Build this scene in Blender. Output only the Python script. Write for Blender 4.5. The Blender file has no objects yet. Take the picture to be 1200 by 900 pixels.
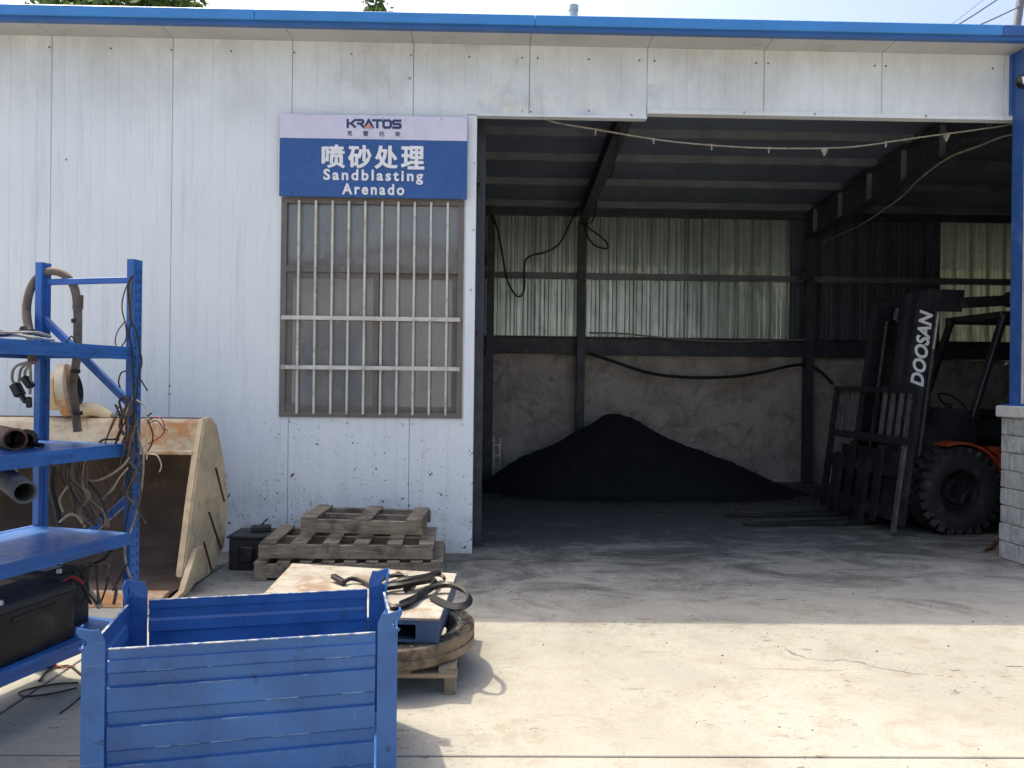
import bpy, bmesh, math, random
import numpy as np
from mathutils import Vector, Matrix, noise as mnoise
random.seed(7)
R_ = math.radians
scene = bpy.context.scene
col = scene.collection

# ---------------------------------------------------------------- camera
CAM_H, FPX, YAW, ROLL = 1.6, 900.0, 0.019, 0.012
_F = Vector((math.sin(YAW), math.cos(YAW), 0)); _R0 = Vector((math.cos(YAW), -math.sin(YAW), 0)); _U0 = Vector((0, 0, 1))
_R = math.cos(ROLL)*_R0 + math.sin(ROLL)*_U0
_U = math.cos(ROLL)*_U0 - math.sin(ROLL)*_R0
CAM = Vector((0, 0, CAM_H))
cd = bpy.data.cameras.new('camera'); cam = bpy.data.objects.new('camera', cd); col.objects.link(cam)
cd.sensor_width = 36; cd.lens = FPX/1200*36; cd.clip_start = 0.05; cd.clip_end = 3000
M = Matrix((( _R.x, _U.x, -_F.x, 0), (_R.y, _U.y, -_F.y, 0), (_R.z, _U.z, -_F.z, CAM_H), (0, 0, 0, 1)))
cam.matrix_world = M
scene.camera = cam
# ---------------------------------------------------------------- sky, sun, exposure
SUN = Vector((-0.45, 0.355, 1.0)).normalized()
w = bpy.data.worlds.new('World'); scene.world = w; w.use_nodes = True
nt = w.node_tree; bg = nt.nodes['Background']
sky = nt.nodes.new('ShaderNodeTexSky'); sky.sky_type = 'NISHITA'; sky.sun_disc = False
sky.sun_elevation = math.asin(SUN.z); sky.sun_rotation = math.atan2(SUN.x, SUN.y)
sky.air_density = 1.0; sky.dust_density = 7.0; sky.ozone_density = 1.0; sky.altitude = 100
nt.links.new(sky.outputs[0], bg.inputs[0]); bg.inputs[1].default_value = 0.15
sl = bpy.data.lights.new('sun', 'SUN'); sl.energy = 2.0; sl.angle = R_(0.6); sl.color = (1.0, 0.90, 0.68)
so = bpy.data.objects.new('sun', sl); col.objects.link(so)
so.rotation_euler = SUN.to_track_quat('Z', 'Y').to_euler(); so.location = SUN*40
vs = scene.view_settings
vs.view_transform = 'Standard'; vs.look = 'None'; vs.gamma = 1.0; vs.use_curve_mapping = False
vs.exposure = 1.1
scene.cycles.max_bounces = 8; scene.cycles.diffuse_bounces = 5; scene.cycles.transparent_max_bounces = 12
scene.cycles.use_denoising = True

# ---------------------------------------------------------------- pixel helpers (photo is 1200 x 900)
def ray(x, y): return _F + _R*((x-600)/FPX) + _U*((450-y)/FPX)
def PY(x, y, Y):
    r = ray(x, y); return CAM + r*(Y/r.y)
def PZ(x, y, Z):
    r = ray(x, y); return CAM + r*((Z-CAM_H)/r.z)
def PX(x, y, X):
    r = ray(x, y); return CAM + r*(X/r.x)

# ---------------------------------------------------------------- mesh helpers
class MB:
    def __init__(s): s.v = []; s.f = []
    def add(s, vs, fs):
        b = len(s.v); s.v += [tuple(v) for v in vs]; s.f += [tuple(i+b for i in f) for f in fs]; return s
    def box(s, x0, x1, y0, y1, z0, z1):
        vs = [(x, y, z) for z in (z0, z1) for y in (y0, y1) for x in (x0, x1)]
        return s.add(vs, [(0,2,3,1),(4,5,7,6),(0,1,5,4),(2,6,7,3),(0,4,6,2),(1,3,7,5)])
    def cbox(s, c, size, rot=None, bev=0.0):
        hx, hy, hz = [a/2 for a in size]
        if bev > 0:
            vs = []
            b = min(bev, hx*.9, hy*.9, hz*.9)
            bm = bmesh.new(); bmesh.ops.create_cube(bm, size=1)
            bmesh.ops.scale(bm, vec=(2*hx, 2*hy, 2*hz), verts=bm.verts)
            bmesh.ops.bevel(bm, geom=bm.edges[:], offset=b, segments=1, affect='EDGES')
            bm.verts.index_update()
            vs = [v.co.copy() for v in bm.verts]; fs = [[v.index for v in f.verts] for f in bm.faces]; bm.free()
        else:
            vs = [Vector((x, y, z)) for z in (-hz, hz) for y in (-hy, hy) for x in (-hx, hx)]
            fs = [(0,2,3,1),(4,5,7,6),(0,1,5,4),(2,6,7,3),(0,4,6,2),(1,3,7,5)]
        m = rot if rot is not None else Matrix.Identity(3)
        return s.add([m @ v + Vector(c) for v in vs], fs)
    def bar(s, a, b, w, h, up=(0,0,1), bev=0.0):
        a = Vector(a); b = Vector(b); d = (b-a); L = d.length; d.normalize(); u = Vector(up)
        if abs(d.dot(u)) > .98: u = Vector((1,0,0))
        y = u.cross(d).normalized(); z = d.cross(y)
        return s.cbox((a+b)/2, (L, w, h), Matrix((d, y, z)).transposed(), bev)
    def prism(s, pts, ext, axes='xz', off=0.0):
        """polygon pts in two axes, extruded along the third from off to off+ext"""
        n = len(pts)
        def mk(p, e):
            if axes == 'xz': return (p[0], e, p[1])
            if axes == 'yz': return (e, p[0], p[1])
            return (p[0], p[1], e)
        vs = [mk(p, off) for p in pts] + [mk(p, off+ext) for p in pts]
        fs = [tuple(range(n)), tuple(range(2*n-1, n-1, -1))] + [(i, i+n, (i+1) % n+n, (i+1) % n) for i in range(n)]
        return s.add(vs, fs)
    def tube(s, pts, r, n=8, caps=True):
        pts = [Vector(p) for p in pts]; m = len(pts)
        rr = r if isinstance(r, (list, tuple)) else [r]*m
        t0 = (pts[1]-pts[0]).normalized()
        up = Vector((0,0,1)) if abs(t0.z) < .9 else Vector((1,0,0))
        x = t0.cross(up).normalized(); vs = []
        for i, p in enumerate(pts):
            t = (pts[min(i+1, m-1)]-pts[max(i-1, 0)])
            if t.length < 1e-9: t = t0
            t.normalize(); x = (x - t*x.dot(t))
            if x.length < 1e-6: x = t.orthogonal()
            x.normalize(); y = t.cross(x)
            for k in range(n):
                a = 2*math.pi*k/n; vs.append(p + (x*math.cos(a)+y*math.sin(a))*rr[i])
        fs = [(i*n+k, i*n+(k+1) % n, (i+1)*n+(k+1) % n, (i+1)*n+k) for i in range(m-1) for k in range(n)]
        if caps: fs += [tuple(range(n))[::-1], tuple(range((m-1)*n, m*n))]
        return s.add(vs, fs)
    def lathe(s, prof, n=32, mat=None, close=False):
        """prof: (radius, height) pairs about z"""
        m = len(prof); vs = []
        for k in range(n):
            a = 2*math.pi*k/n
            for r, z in prof: vs.append(Vector((r*math.cos(a), r*math.sin(a), z)))
        fs = []
        mm = m if close else m-1
        for k in range(n):
            k2 = (k+1) % n
            for i in range(mm):
                j = (i+1) % m
                fs.append((k*m+i, k2*m+i, k2*m+j, k*m+j))
        if mat is not None: vs = [mat @ v for v in vs]
        return s.add(vs, fs)
    def data(s, name, mat, smooth=False):
        me = bpy.data.meshes.new(name); me.from_pydata(s.v, [], s.f); me.validate(); me.update()
        bm = bmesh.new(); bm.from_mesh(me); bmesh.ops.recalc_face_normals(bm, faces=bm.faces); bm.to_mesh(me); bm.free()
        if smooth:
            me.shade_smooth() if hasattr(me, 'shade_smooth') else None
            try: me.set_sharp_from_angle(angle=R_(35))
            except Exception: pass
        me.materials.append(mat); return me
    def build(s, name, mat, parent=None, smooth=False):
        return link(name, s.data(name, mat, smooth), parent)
def link(name, me, parent=None):
    o = bpy.data.objects.new(name, me); col.objects.link(o)
    if parent is not None: o.parent = parent
    return o
def tag(o, label=None, cat=None, group=None, kind=None):
    if label: o['label'] = label
    if cat: o['category'] = cat
    if group: o['group'] = group
    if kind: o['kind'] = kind
    return o
def thing(name, label, cat, loc=(0,0,0), rz=0.0, group=None):
    o = bpy.data.objects.new(name, None); col.objects.link(o); o.empty_display_size = .1
    o.location = loc; o.rotation_euler = (0, 0, rz)
    return tag(o, label, cat, group)
def spline(pts, sub=6):
    pts = [Vector(p) for p in pts]; out = []
    P = [pts[0]*2-pts[1]] + pts + [pts[-1]*2-pts[-2]]
    for i in range(1, len(P)-2):
        a, b, c, d = P[i-1:i+3]
        for k in range(sub):
            t = k/sub
            out.append(.5*((2*b)+(c-a)*t+(2*a-5*b+4*c-d)*t*t+(3*b-a-3*c+d)*t**3))
    out.append(pts[-1]); return out
def text_mesh(body, size, name, mat, parent, bold=0.0, space=1.0, shear=0.0, ext=.0015, mx=None, width=None, height=None, anchor='c'):
    cu = bpy.data.curves.new('t', 'FONT'); cu.body = body; cu.size = size; cu.offset = bold; cu.extrude = ext
    cu.space_character = space; cu.shear = shear; cu.resolution_u = 6
    ob = bpy.data.objects.new('t', cu); col.objects.link(ob)
    dg = bpy.context.evaluated_depsgraph_get(); dg.update()
    me = bpy.data.meshes.new_from_object(ob.evaluated_get(dg))
    bpy.data.objects.remove(ob); bpy.data.curves.remove(cu)
    xs = [v.co.x for v in me.vertices]; ys = [v.co.y for v in me.vertices]
    x0, x1, y0, y1 = min(xs), max(xs), min(ys), max(ys)
    sx = (width/(x1-x0)) if width else 1; sy = (height/(y1-y0)) if height else sx
    for v in me.vertices: v.co = Vector(((v.co.x-(x0+x1)/2)*sx, (v.co.y-(y0+y1)/2)*sy, v.co.z))
    if mx is not None: me.transform(mx)
    me.materials.clear(); me.materials.append(mat); me.name = name
    return link(name, me, parent)

# ---------------------------------------------------------------- materials
def nm(name):
    m = bpy.data.materials.new(name); m.use_nodes = True
    return m, m.node_tree, m.node_tree.nodes['Principled BSDF']
def N(nt, t, props=None, **inp):
    n = nt.nodes.new(t)
    for k, v in (props or {}).items(): setattr(n, k, v)
    for k, v in inp.items():
        key = k.replace('_', ' ')
        s = n.inputs[key] if key in n.inputs else n.inputs[int(k[1:])]
        if isinstance(v, bpy.types.NodeSocket): nt.links.new(v, s)
        else: s.default_value = v
    return n
def c4(c): return (c[0], c[1], c[2], 1)
def coords(nt, mode='obj', scale=(1,1,1)):
    if mode == 'pos':
        v = N(nt, 'ShaderNodeNewGeometry').outputs['Position']
    else:
        tc = N(nt, 'ShaderNodeTexCoord').outputs['Object']; oi = N(nt, 'ShaderNodeObjectInfo').outputs['Random']
        off = N(nt, 'ShaderNodeMath', {'operation': 'MULTIPLY'}, i0=oi, i1=37.0).outputs[0]
        v = N(nt, 'ShaderNodeVectorMath', {'operation': 'ADD'}, i0=tc, i1=off).outputs[0]
    return N(nt, 'ShaderNodeVectorMath', {'operation': 'MULTIPLY'}, i0=v, i1=scale).outputs[0]
def noise(nt, v, scale, detail=6, rough=.6, dist=0.0):
    return N(nt, 'ShaderNodeTexNoise', None, Vector=v, Scale=scale, Detail=detail, Roughness=rough, Distortion=dist).outputs['Fac']
def ramp(nt, fac, lo, hi, a=0.0, b=1.0):
    return N(nt, 'ShaderNodeMapRange', {'interpolation_type': 'SMOOTHSTEP'}, Value=fac, From_Min=lo, From_Max=hi, To_Min=a, To_Max=b).outputs[0]
def mul(nt, a, b): return N(nt, 'ShaderNodeMath', {'operation': 'MULTIPLY', 'use_clamp': True}, i0=a, i1=b).outputs[0]
def addc(nt, a, b): return N(nt, 'ShaderNodeMath', {'operation': 'ADD', 'use_clamp': True}, i0=a, i1=b).outputs[0]
def mixc(nt, fac, a, b):
    n = nt.nodes.new('ShaderNodeMix'); n.data_type = 'RGBA'
    for k, v in ((0, fac), (6, a), (7, b)):
        if isinstance(v, bpy.types.NodeSocket): nt.links.new(v, n.inputs[k])
        else: n.inputs[k].default_value = c4(v) if k else v
    return n.outputs[2]
def bumpn(nt, bsdf, h, strength, dist=.01):
    b = N(nt, 'ShaderNodeBump', None, Height=h, Strength=strength, Distance=dist); nt.links.new(b.outputs[0], bsdf.inputs['Normal'])
def worn(name, colr, rough=.6, metal=0.0, var=.25, scale=5, dirt=None, damt=.5, dscale=8, dlo=.52, dhi=.68, bump=.15, bscale=50, spec=.5, mode='obj', stretch=(1,1,1), alt=None, scratch=None):
    m, nt, b = nm(name); v = coords(nt, mode, stretch)
    n1 = noise(nt, v, scale, 5)
    hi = alt or tuple(min(1, c*(1+var)) for c in colr); lo = tuple(c*(1-var) for c in colr)
    c = mixc(nt, ramp(nt, n1, .3, .7), lo, hi)
    if dirt:
        n2 = noise(nt, v, dscale, 9, .7, .3)
        c = mixc(nt, ramp(nt, n2, dlo, dhi, 0, damt), c, dirt)
    if scratch:
        for st, amt, colr_ in (((14, 14, .9), .5, scratch), ((.8, .8, 16), .45, scratch), ((2, 2, 2), .8, (.02, .025, .035))):
            q = N(nt, 'ShaderNodeVectorMath', {'operation': 'MULTIPLY'}, i0=v, i1=st).outputs[0]
            n4 = noise(nt, q, 3.0, 9, .78, 1.2)
            c = mixc(nt, ramp(nt, n4, .60, .68, 0, amt), c, colr_)
    nt.links.new(c, b.inputs['Base Color'])
    n3 = noise(nt, v, scale*4, 4)
    nt.links.new(ramp(nt, n3, .2, .8, max(.05, rough-.12), min(1, rough+.12)), b.inputs['Roughness'])
    b.inputs['Metallic'].default_value = metal; b.inputs['Specular IOR Level'].default_value = spec
    if bump: bumpn(nt, b, noise(nt, v, bscale, 6, .7), bump, .004)
    return m

def concrete_mat():
    m, nt, b = nm('concrete'); v = coords(nt, 'pos')
    big = noise(nt, v, .9, 6, .65, .4); mid = noise(nt, v, 4.5, 8, .7, .5); fine = noise(nt, v, 45, 6, .7)
    c = mixc(nt, ramp(nt, big, .35, .65), (.325, .315, .275), (.385, .372, .325))
    c = mixc(nt, ramp(nt, mid, .48, .72, 0, .55), c, (.25, .225, .18))
    c = mixc(nt, ramp(nt, fine, .45, .75, 0, .4), c, (.21, .19, .155))
    # scuffs dragged along x
    vx = coords(nt, 'pos', (.45, 1.9, 1)); sc = noise(nt, vx, 3.2, 9, .75, .8)
    c = mixc(nt, ramp(nt, sc, .58, .72, 0, .55), c, (.17, .15, .12))
    # worn tan patches and rust-brown traffic stains
    tn = noise(nt, coords(nt, 'pos', (.8, 1.2, 1)), 1.9, 8, .72, 1.0)
    c = mixc(nt, ramp(nt, tn, .54, .70, 0, .6), c, (.25, .20, .135))
    # pits / oil drops
    vo = N(nt, 'ShaderNodeTexVoronoi', None, Vector=N(nt, 'ShaderNodeVectorMath', {'operation': 'ADD'}, i0=coords(nt, 'pos', (.8, 1.5, 1)), i1=N(nt, 'ShaderNodeTexNoise', None, Vector=v, Scale=9.0, Detail=3.0).outputs['Color']).outputs[0], Scale=3.4)
    rs = N(nt, 'ShaderNodeSeparateColor', None, Color=vo.outputs['Color']).outputs[0]
    rad = ramp(nt, rs, .75, 1.0, 0.0, .07)
    pit = N(nt, 'ShaderNodeMath', {'operation': 'LESS_THAN'}, i0=vo.outputs['Distance'], i1=rad).outputs[0]
    c = mixc(nt, mul(nt, pit, .7), c, (.07, .06, .05))
    for fs, st_, lo_, hi_, am in ((7.0, (.5, 1.8, 1), .70, .10, .7), (18.0, (.55, 1.7, 1), .50, .13, .65), (42.0, (.6, 1.5, 1), .35, .15, .5)):
        vf = N(nt, 'ShaderNodeTexVoronoi', None, Vector=N(nt, 'ShaderNodeVectorMath', {'operation': 'ADD'}, i0=coords(nt, 'pos', st_), i1=N(nt, 'ShaderNodeVectorMath', {'operation': 'SCALE'}, i0=N(nt, 'ShaderNodeTexNoise', None, Vector=v, Scale=22.0, Detail=4.0).outputs['Color'], Scale=.10).outputs[0]).outputs[0], Scale=fs)
        rf = N(nt, 'ShaderNodeSeparateColor', None, Color=vf.outputs['Color']).outputs[0]
        ff = N(nt, 'ShaderNodeMath', {'operation': 'LESS_THAN'}, i0=vf.outputs['Distance'], i1=ramp(nt, rf, lo_, 1.0, 0.0, hi_*2.2)).outputs[0]
        ff = mul(nt, ff, ramp(nt, noise(nt, v, 1.1, 5, .65), .46, .62))
        c = mixc(nt, mul(nt, ff, am), c, (.06, .054, .045))
    # cracks
    wv = N(nt, 'ShaderNodeVectorMath', {'operation': 'ADD'}, i0=v, i1=N(nt, 'ShaderNodeTexNoise', None, Vector=v, Scale=1.3, Detail=6.0).outputs['Color']).outputs[0]
    cr = N(nt, 'ShaderNodeTexVoronoi', {'feature': 'DISTANCE_TO_EDGE'}, Vector=wv, Scale=.33).outputs['Distance']
    crm = mul(nt, ramp(nt, cr, .0, .0045, 1, 0), ramp(nt, noise(nt, v, .7, 3), .57, .64))
    c = mixc(nt, mul(nt, crm, .75), c, (.07, .065, .06))
    # black blasting grit trodden out from the heap, inside and just outside the doorway
    sep = N(nt, 'ShaderNodeSeparateXYZ', None, Vector=v)
    dx = N(nt, 'ShaderNodeMath', {'operation': 'MULTIPLY'}, i0=N(nt, 'ShaderNodeMath', {'operation': 'ADD'}, i0=sep.outputs[0], i1=-0.5).outputs[0], i1=.60).outputs[0]
    dy = N(nt, 'ShaderNodeMath', {'operation': 'ADD'}, i0=sep.outputs[1], i1=-10.6).outputs[0]
    dd = N(nt, 'ShaderNodeVectorMath', {'operation': 'LENGTH'}, i0=N(nt, 'ShaderNodeCombineXYZ', None, X=dx, Y=dy).outputs[0]).outputs['Value']
    near = ramp(nt, dd, .9, 7.4, 1.0, 0.0)
    g = noise(nt, coords(nt, 'pos', (.8, 1.3, 1)), 1.5, 12, .78, 1.2)
    gm = ramp(nt, addc(nt, mul(nt, near, .62), N(nt, 'ShaderNodeMath', {'operation': 'MULTIPLY_ADD'}, i0=g, i1=1.35, i2=-.36).outputs[0]),   .42, .88, 0, .86)
    c = mixc(nt, gm, c, (.04, .04, .042))
    nt.links.new(c, b.inputs['Base Color']); b.inputs['Roughness'].default_value = .85
    b.inputs['Specular IOR Level'].default_value = .3
    h = addc(nt, mul(nt, fine, .5), mul(nt, mid, .5))
    bumpn(nt, b, h, .35, .006)
    return m

def wall_mat():
    m, nt, b = nm('white_panel_paint'); v = coords(nt, 'pos')
    n1 = noise(nt, v, .8, 5, .6)
    c = mixc(nt, ramp(nt, n1, .3, .7), (.77, .815, .84), (.83, .865, .88))
    st = noise(nt, coords(nt, 'pos', (7, 1, .5)), 1.6, 7, .7)
    c = mixc(nt, ramp(nt, st, .5, .75, 0, .28), c, (.46, .47, .46))
    sep = N(nt, 'ShaderNodeSeparateXYZ', None, Vector=v); z = sep.outputs[2]
    # spatter: dense low on the wall, thin above
    spat = None
    for sc, hi, amt in ((13.0, .24, .9), (34.0, .30, .8), (70.0, .34, .7)):
        vo = N(nt, 'ShaderNodeTexVoronoi', None, Vector=N(nt, 'ShaderNodeVectorMath', {'operation': 'ADD'}, i0=v, i1=N(nt, 'ShaderNodeVectorMath', {'operation': 'SCALE'}, i0=N(nt, 'ShaderNodeTexNoise', None, Vector=v, Scale=14.0, Detail=3.0).outputs['Color'], Scale=.12).outputs[0]).outputs[0], Scale=sc)
        rnd = N(nt, 'ShaderNodeSeparateColor', None, Color=vo.outputs['Color']).outputs[0]
        thr = ramp(nt, z, .2, 2.7, .66, .975)
        r = N(nt, 'ShaderNodeMath', {'operation': 'MULTIPLY', 'use_clamp': True}, i0=N(nt, 'ShaderNodeMath', {'operation': 'SUBTRACT', 'use_clamp': True}, i0=rnd, i1=thr).outputs[0], i1=hi*3.2).outputs[0]
        s = mul(nt, N(nt, 'ShaderNodeMath', {'operation': 'LESS_THAN'}, i0=vo.outputs['Distance'], i1=r).outputs[0], amt)
        spat = s if spat is None else N(nt, 'ShaderNodeMath', {'operation': 'MAXIMUM'}, i0=spat, i1=s).outputs[0]
    # patchy: spatter comes in areas
    patch = ramp(nt, noise(nt, v, .9, 4, .6), .40, .56)
    c = mixc(nt, mul(nt, spat, patch), c, (.05, .048, .045))
    eave_shade = mul(nt, ramp(nt, z, 3.7, 4.6), ramp(nt, noise(nt, coords(nt, 'pos', (1.2, 1, .8)), 1.1, 7, .7, .5), .32, .68, .15, .62))  # eave shading painted into the upper wall colour, broken up like grime
    c = mixc(nt, eave_shade, c, (.47, .475, .47))
    # soil splash on the lowest half metre and grey rubbed patches high up
    low = mul(nt, ramp(nt, z, .02, .75, 1, 0), ramp(nt, noise(nt, v, 5, 8, .7), .42, .7))
    c = mixc(nt, mul(nt, low, .7), c, (.30, .26, .20))
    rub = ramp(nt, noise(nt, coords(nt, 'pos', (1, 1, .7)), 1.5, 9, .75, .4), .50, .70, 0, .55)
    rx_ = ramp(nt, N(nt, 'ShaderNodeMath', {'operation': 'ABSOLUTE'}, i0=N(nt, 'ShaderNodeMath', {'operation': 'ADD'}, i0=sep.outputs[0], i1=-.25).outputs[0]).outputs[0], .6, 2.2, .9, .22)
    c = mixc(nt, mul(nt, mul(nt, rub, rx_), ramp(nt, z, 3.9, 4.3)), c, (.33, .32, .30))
    nt.links.new(c, b.inputs['Base Color']); b.inputs['Roughness'].default_value = .42
    bumpn(nt, b, noise(nt, coords(nt, 'pos', (1.5, 1, .7)), 2.2, 3), .25, .02)
    return m

def sheet_mat(name, colr, trans, tcol, rough=.35, metal=0.0):
    m, nt, b = nm(name); v = coords(nt, 'pos', (9, 1, .25))
    n = noise(nt, v, 2.0, 6, .65)
    c = mixc(nt, ramp(nt, n, .3, .7), tuple(x*.55 for x in colr), colr)
    d = noise(nt, coords(nt, 'pos'), 6, 8, .7); c = mixc(nt, ramp(nt, d, .5, .75, 0, .6), c, (.05, .055, .05))
    nt.links.new(c, b.inputs['Base Color']); b.inputs['Roughness'].default_value = rough; b.inputs['Metallic'].default_value = metal
    if trans > 0:
        t = N(nt, 'ShaderNodeBsdfTranslucent', None, Color=mixc(nt, ramp(nt, n, .3, .7), tuple(x*.5 for x in tcol), tcol))
        mx = N(nt, 'ShaderNodeMixShader', None, i0=trans, i1=b.outputs[0], i2=t.outputs[0])
        nt.links.new(mx.outputs[0], nt.nodes['Material Output'].inputs['Surface'])
    return m

def masonry_mat():
    m, nt, b = nm('old_plaster_masonry'); v = coords(nt, 'pos')
    n1 = noise(nt, v, 1.6, 8, .7, .6); n2 = noise(nt, v, 6, 8, .72, .4)
    c = mixc(nt, ramp(nt, n1, .38, .62), (.37, .325, .28), (.54, .49, .44))
    c = mixc(nt, ramp(nt, n2, .54, .64, 0, .8), c, (.56, .53, .49))
    vd = N(nt, 'ShaderNodeVectorMath', {'operation': 'ADD'}, i0=v, i1=N(nt, 'ShaderNodeVectorMath', {'operation': 'SCALE'}, i0=N(nt, 'ShaderNodeTexNoise', None, Vector=v, Scale=3.0, Detail=5.0).outputs['Color'], Scale=.35).outputs[0]).outputs[0]
    cr = N(nt, 'ShaderNodeTexVoronoi', {'feature': 'DISTANCE_TO_EDGE'}, Vector=vd, Scale=2.8).outputs['Distance']
    k = mul(nt, ramp(nt, cr, 0, .05, 1, 0), ramp(nt, noise(nt, v, 2.2, 4), .45, .6))
    c = mixc(nt, mul(nt, k, .10), c, (.10, .085, .07))
    st = noise(nt, v, 2.6, 9, .75, .9); c = mixc(nt, ramp(nt, st, .52, .66, 0, .6), c, (.17, .14, .115))
    nt.links.new(c, b.inputs['Base Color']); b.inputs['Roughness'].default_value = .95
    bumpn(nt, b, addc(nt, mul(nt, n2, .8), mul(nt, noise(nt, v, 30, 5), .25)), .8, .02)
    return m

def glass_mat():
    m, nt, b = nm('dusty_glass'); v = coords(nt, 'pos')
    n = noise(nt, coords(nt, 'pos', (1, 1, .6)), 2.0, 6, .65); s = noise(nt, v, 14, 6, .7)
    c = mixc(nt, ramp(nt, n, .3, .7), (.22, .22, .22), (.30, .30, .295))
    c = mixc(nt, ramp(nt, s, .6, .75, 0, .5), c, (.5, .5, .49))
    nt.links.new(c, b.inputs['Base Color']); b.inputs['Roughness'].default_value = .05; b.inputs['IOR'].default_value = 1.9
    tr = N(nt, 'ShaderNodeBsdfTransparent', None, Color=(.75, .77, .78, 1))
    mx = N(nt, 'ShaderNodeMixShader', None, i0=.25, i1=b.outputs[0], i2=tr.outputs[0])
    nt.links.new(mx.outputs[0], nt.nodes['Material Output'].inputs['Surface'])
    return m

def wood_mat(name, a, bcol, dirt):
    m, nt, b = nm(name); v = coords(nt, 'obj', (1, 1, 1))
    n = noise(nt, coords(nt, 'obj', (2, 14, 22)), 2.2, 8, .7, .3); s = noise(nt, v, 5, 7, .7)
    c = mixc(nt, ramp(nt, n, .3, .7), a, bcol)
    c = mixc(nt, ramp(nt, s, .46, .66, 0, .8), c, dirt)
    nt.links.new(c, b.inputs['Base Color']); b.inputs['Roughness'].default_value = .9
    bumpn(nt, b, n, .5, .004); return m

def leaf_mat(name, c1, c2):
    m, nt, b = nm(name); n = noise(nt, coords(nt, 'pos'), 1.2, 3)
    c = mixc(nt, ramp(nt, n, .35, .65), c1, c2); nt.links.new(c, b.inputs['Base Color']); b.inputs['Roughness'].default_value = .55
    t = N(nt, 'ShaderNodeBsdfTranslucent', None, Color=mixc(nt, ramp(nt, n, .35, .65), tuple(x*1.3 for x in c1), tuple(x*1.5 for x in c2)))
    mx = N(nt, 'ShaderNodeMixShader', None, i0=.35, i1=b.outputs[0], i2=t.outputs[0])
    nt.links.new(mx.outputs[0], nt.nodes['Material Output'].inputs['Surface']); return m

MAT = {}
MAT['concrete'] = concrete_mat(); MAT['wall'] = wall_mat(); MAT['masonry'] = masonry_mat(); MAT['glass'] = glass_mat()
MAT['ground'] = worn('ground_soil', (.09, .08, .065), .95, bump=.4, bscale=20, mode='pos', scale=2)
MAT['fascia'] = worn('bright_blue_trim', (.05, .24, .60), .4, var=.08, scale=2, bump=.05, mode='pos')
MAT['fascia_dark'] = worn('deep_blue_trim', (.03, .12, .36), .45, var=.1, scale=2, bump=.05, mode='pos')
MAT['post_blue'] = worn('blue_post_paint', (.035, .115, .36), .4, var=.15, scale=3, dirt=(.3, .33, .38), damt=.25, dscale=6, bump=.08)
MAT['soffit'] = worn('soffit_white', (.47, .47, .46), .5, var=.07, scale=2, dirt=(.33, .32, .30), damt=.5, dscale=3, bump=.05, mode='pos')
MAT['roof'] = worn('roof_panel_grey', (.15, .18, .245), .55, var=.12, scale=1.5, bump=.05, mode='pos')
MAT['steel_dark'] = worn('dark_primer_steel', (.05, .053, .068), .55, var=.3, scale=4, dirt=(.16, .14, .13), damt=.5, dscale=7, mode='pos')
MAT['purlin'] = worn('galvanised_purlin', (.17, .18, .205), .5, metal=.0, var=.2, scale=3, mode='pos', bump=.05)
MAT['sheet_pale'] = sheet_mat('pale_translucent_sheet', (.44, .49, .49), .19, (.50, .57, .46), .26, .8)
MAT['sheet_green'] = sheet_mat('green_translucent_sheet', (.40, .46, .40), .2, (.40, .46, .30), .35, .5)
MAT['sheet_dark'] = sheet_mat('dark_metal_sheet', (.11, .125, .155), 0, (0, 0, 0), .45)
MAT['frame_brown'] = worn('brown_aluminium', (.15, .13, .115), .45, var=.1, scale=4, dirt=(.27, .25, .22), damt=.4, dscale=5, bump=.03)
MAT['bar_cream'] = worn('cream_bar_paint', (.60, .57, .51), .5, var=.12, scale=6, dirt=(.28, .22, .16), damt=.7, bump=.04)
MAT['sign_blue'] = worn('sign_blue_print', (.03, .10, .31), .28, var=.1, scale=1.5, bump=.02)
MAT['sign_white'] = worn('sign_lilac_white', (.66, .64, .78), .28, var=.05, scale=2, dirt=(.5, .48, .52), damt=.35, dscale=9, bump=.02)
MAT['print_white'] = worn('white_lettering', (.82, .82, .84), .35, var=.03, bump=0)
MAT['print_navy'] = worn('navy_lettering', (.03, .045, .13), .35, var=.05, bump=0)
MAT['print_orange'] = worn('salmon_print', (.62, .27, .20), .35, var=.05, bump=0)
MAT['screw'] = worn('dark_screw', (.05, .045, .04), .5, metal=.6, bump=0)
MAT['grit'] = worn('black_blasting_grit', (.012, .0125, .014), .85, var=.35, scale=9, bump=.9, bscale=140, spec=.35, mode='pos')
MAT['rack_blue'] = worn('rack_blue_paint', (.026, .12, .38), .38, var=.18, scale=4, dirt=(.02, .03, .06), damt=.75, dscale=9, dlo=.56, dhi=.7, bump=.06, scratch=(.13, .22, .42))
MAT['crate_blue'] = worn('crate_blue_paint', (.027, .108, .33), .42, var=.2, scale=2.6, dirt=(.025, .06, .13), damt=.6, dscale=5, dlo=.58, dhi=.72, bump=.08, alt=(.042, .15, .41), scratch=(.16, .26, .42))
MAT['edge_bare'] = worn('rubbed_bare_edge', (.42, .44, .46), .5, metal=.3, var=.3, scale=20, dirt=(.06, .13, .33), damt=.9, dscale=18, dlo=.45, dhi=.55)
MAT['edge_scrape'] = worn('scraped_blue_edge', (.17, .27, .45), .5, var=.3, scale=20, dirt=(.12, .08, .06), damt=.6, dscale=14)
MAT['bucket'] = worn('dirty_cream_bucket', (.64, .495, .305), .8, var=.2, scale=3, dirt=(.27, .21, .14), damt=.65, dscale=5, dlo=.5, dhi=.68, bump=.6, bscale=18)
MAT['bucket_in'] = worn('rusted_bucket_inside', (.075, .055, .042), .85, var=.4, scale=3, dirt=(.15, .085, .05), damt=.6, dscale=4, bump=.5, bscale=25)
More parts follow.
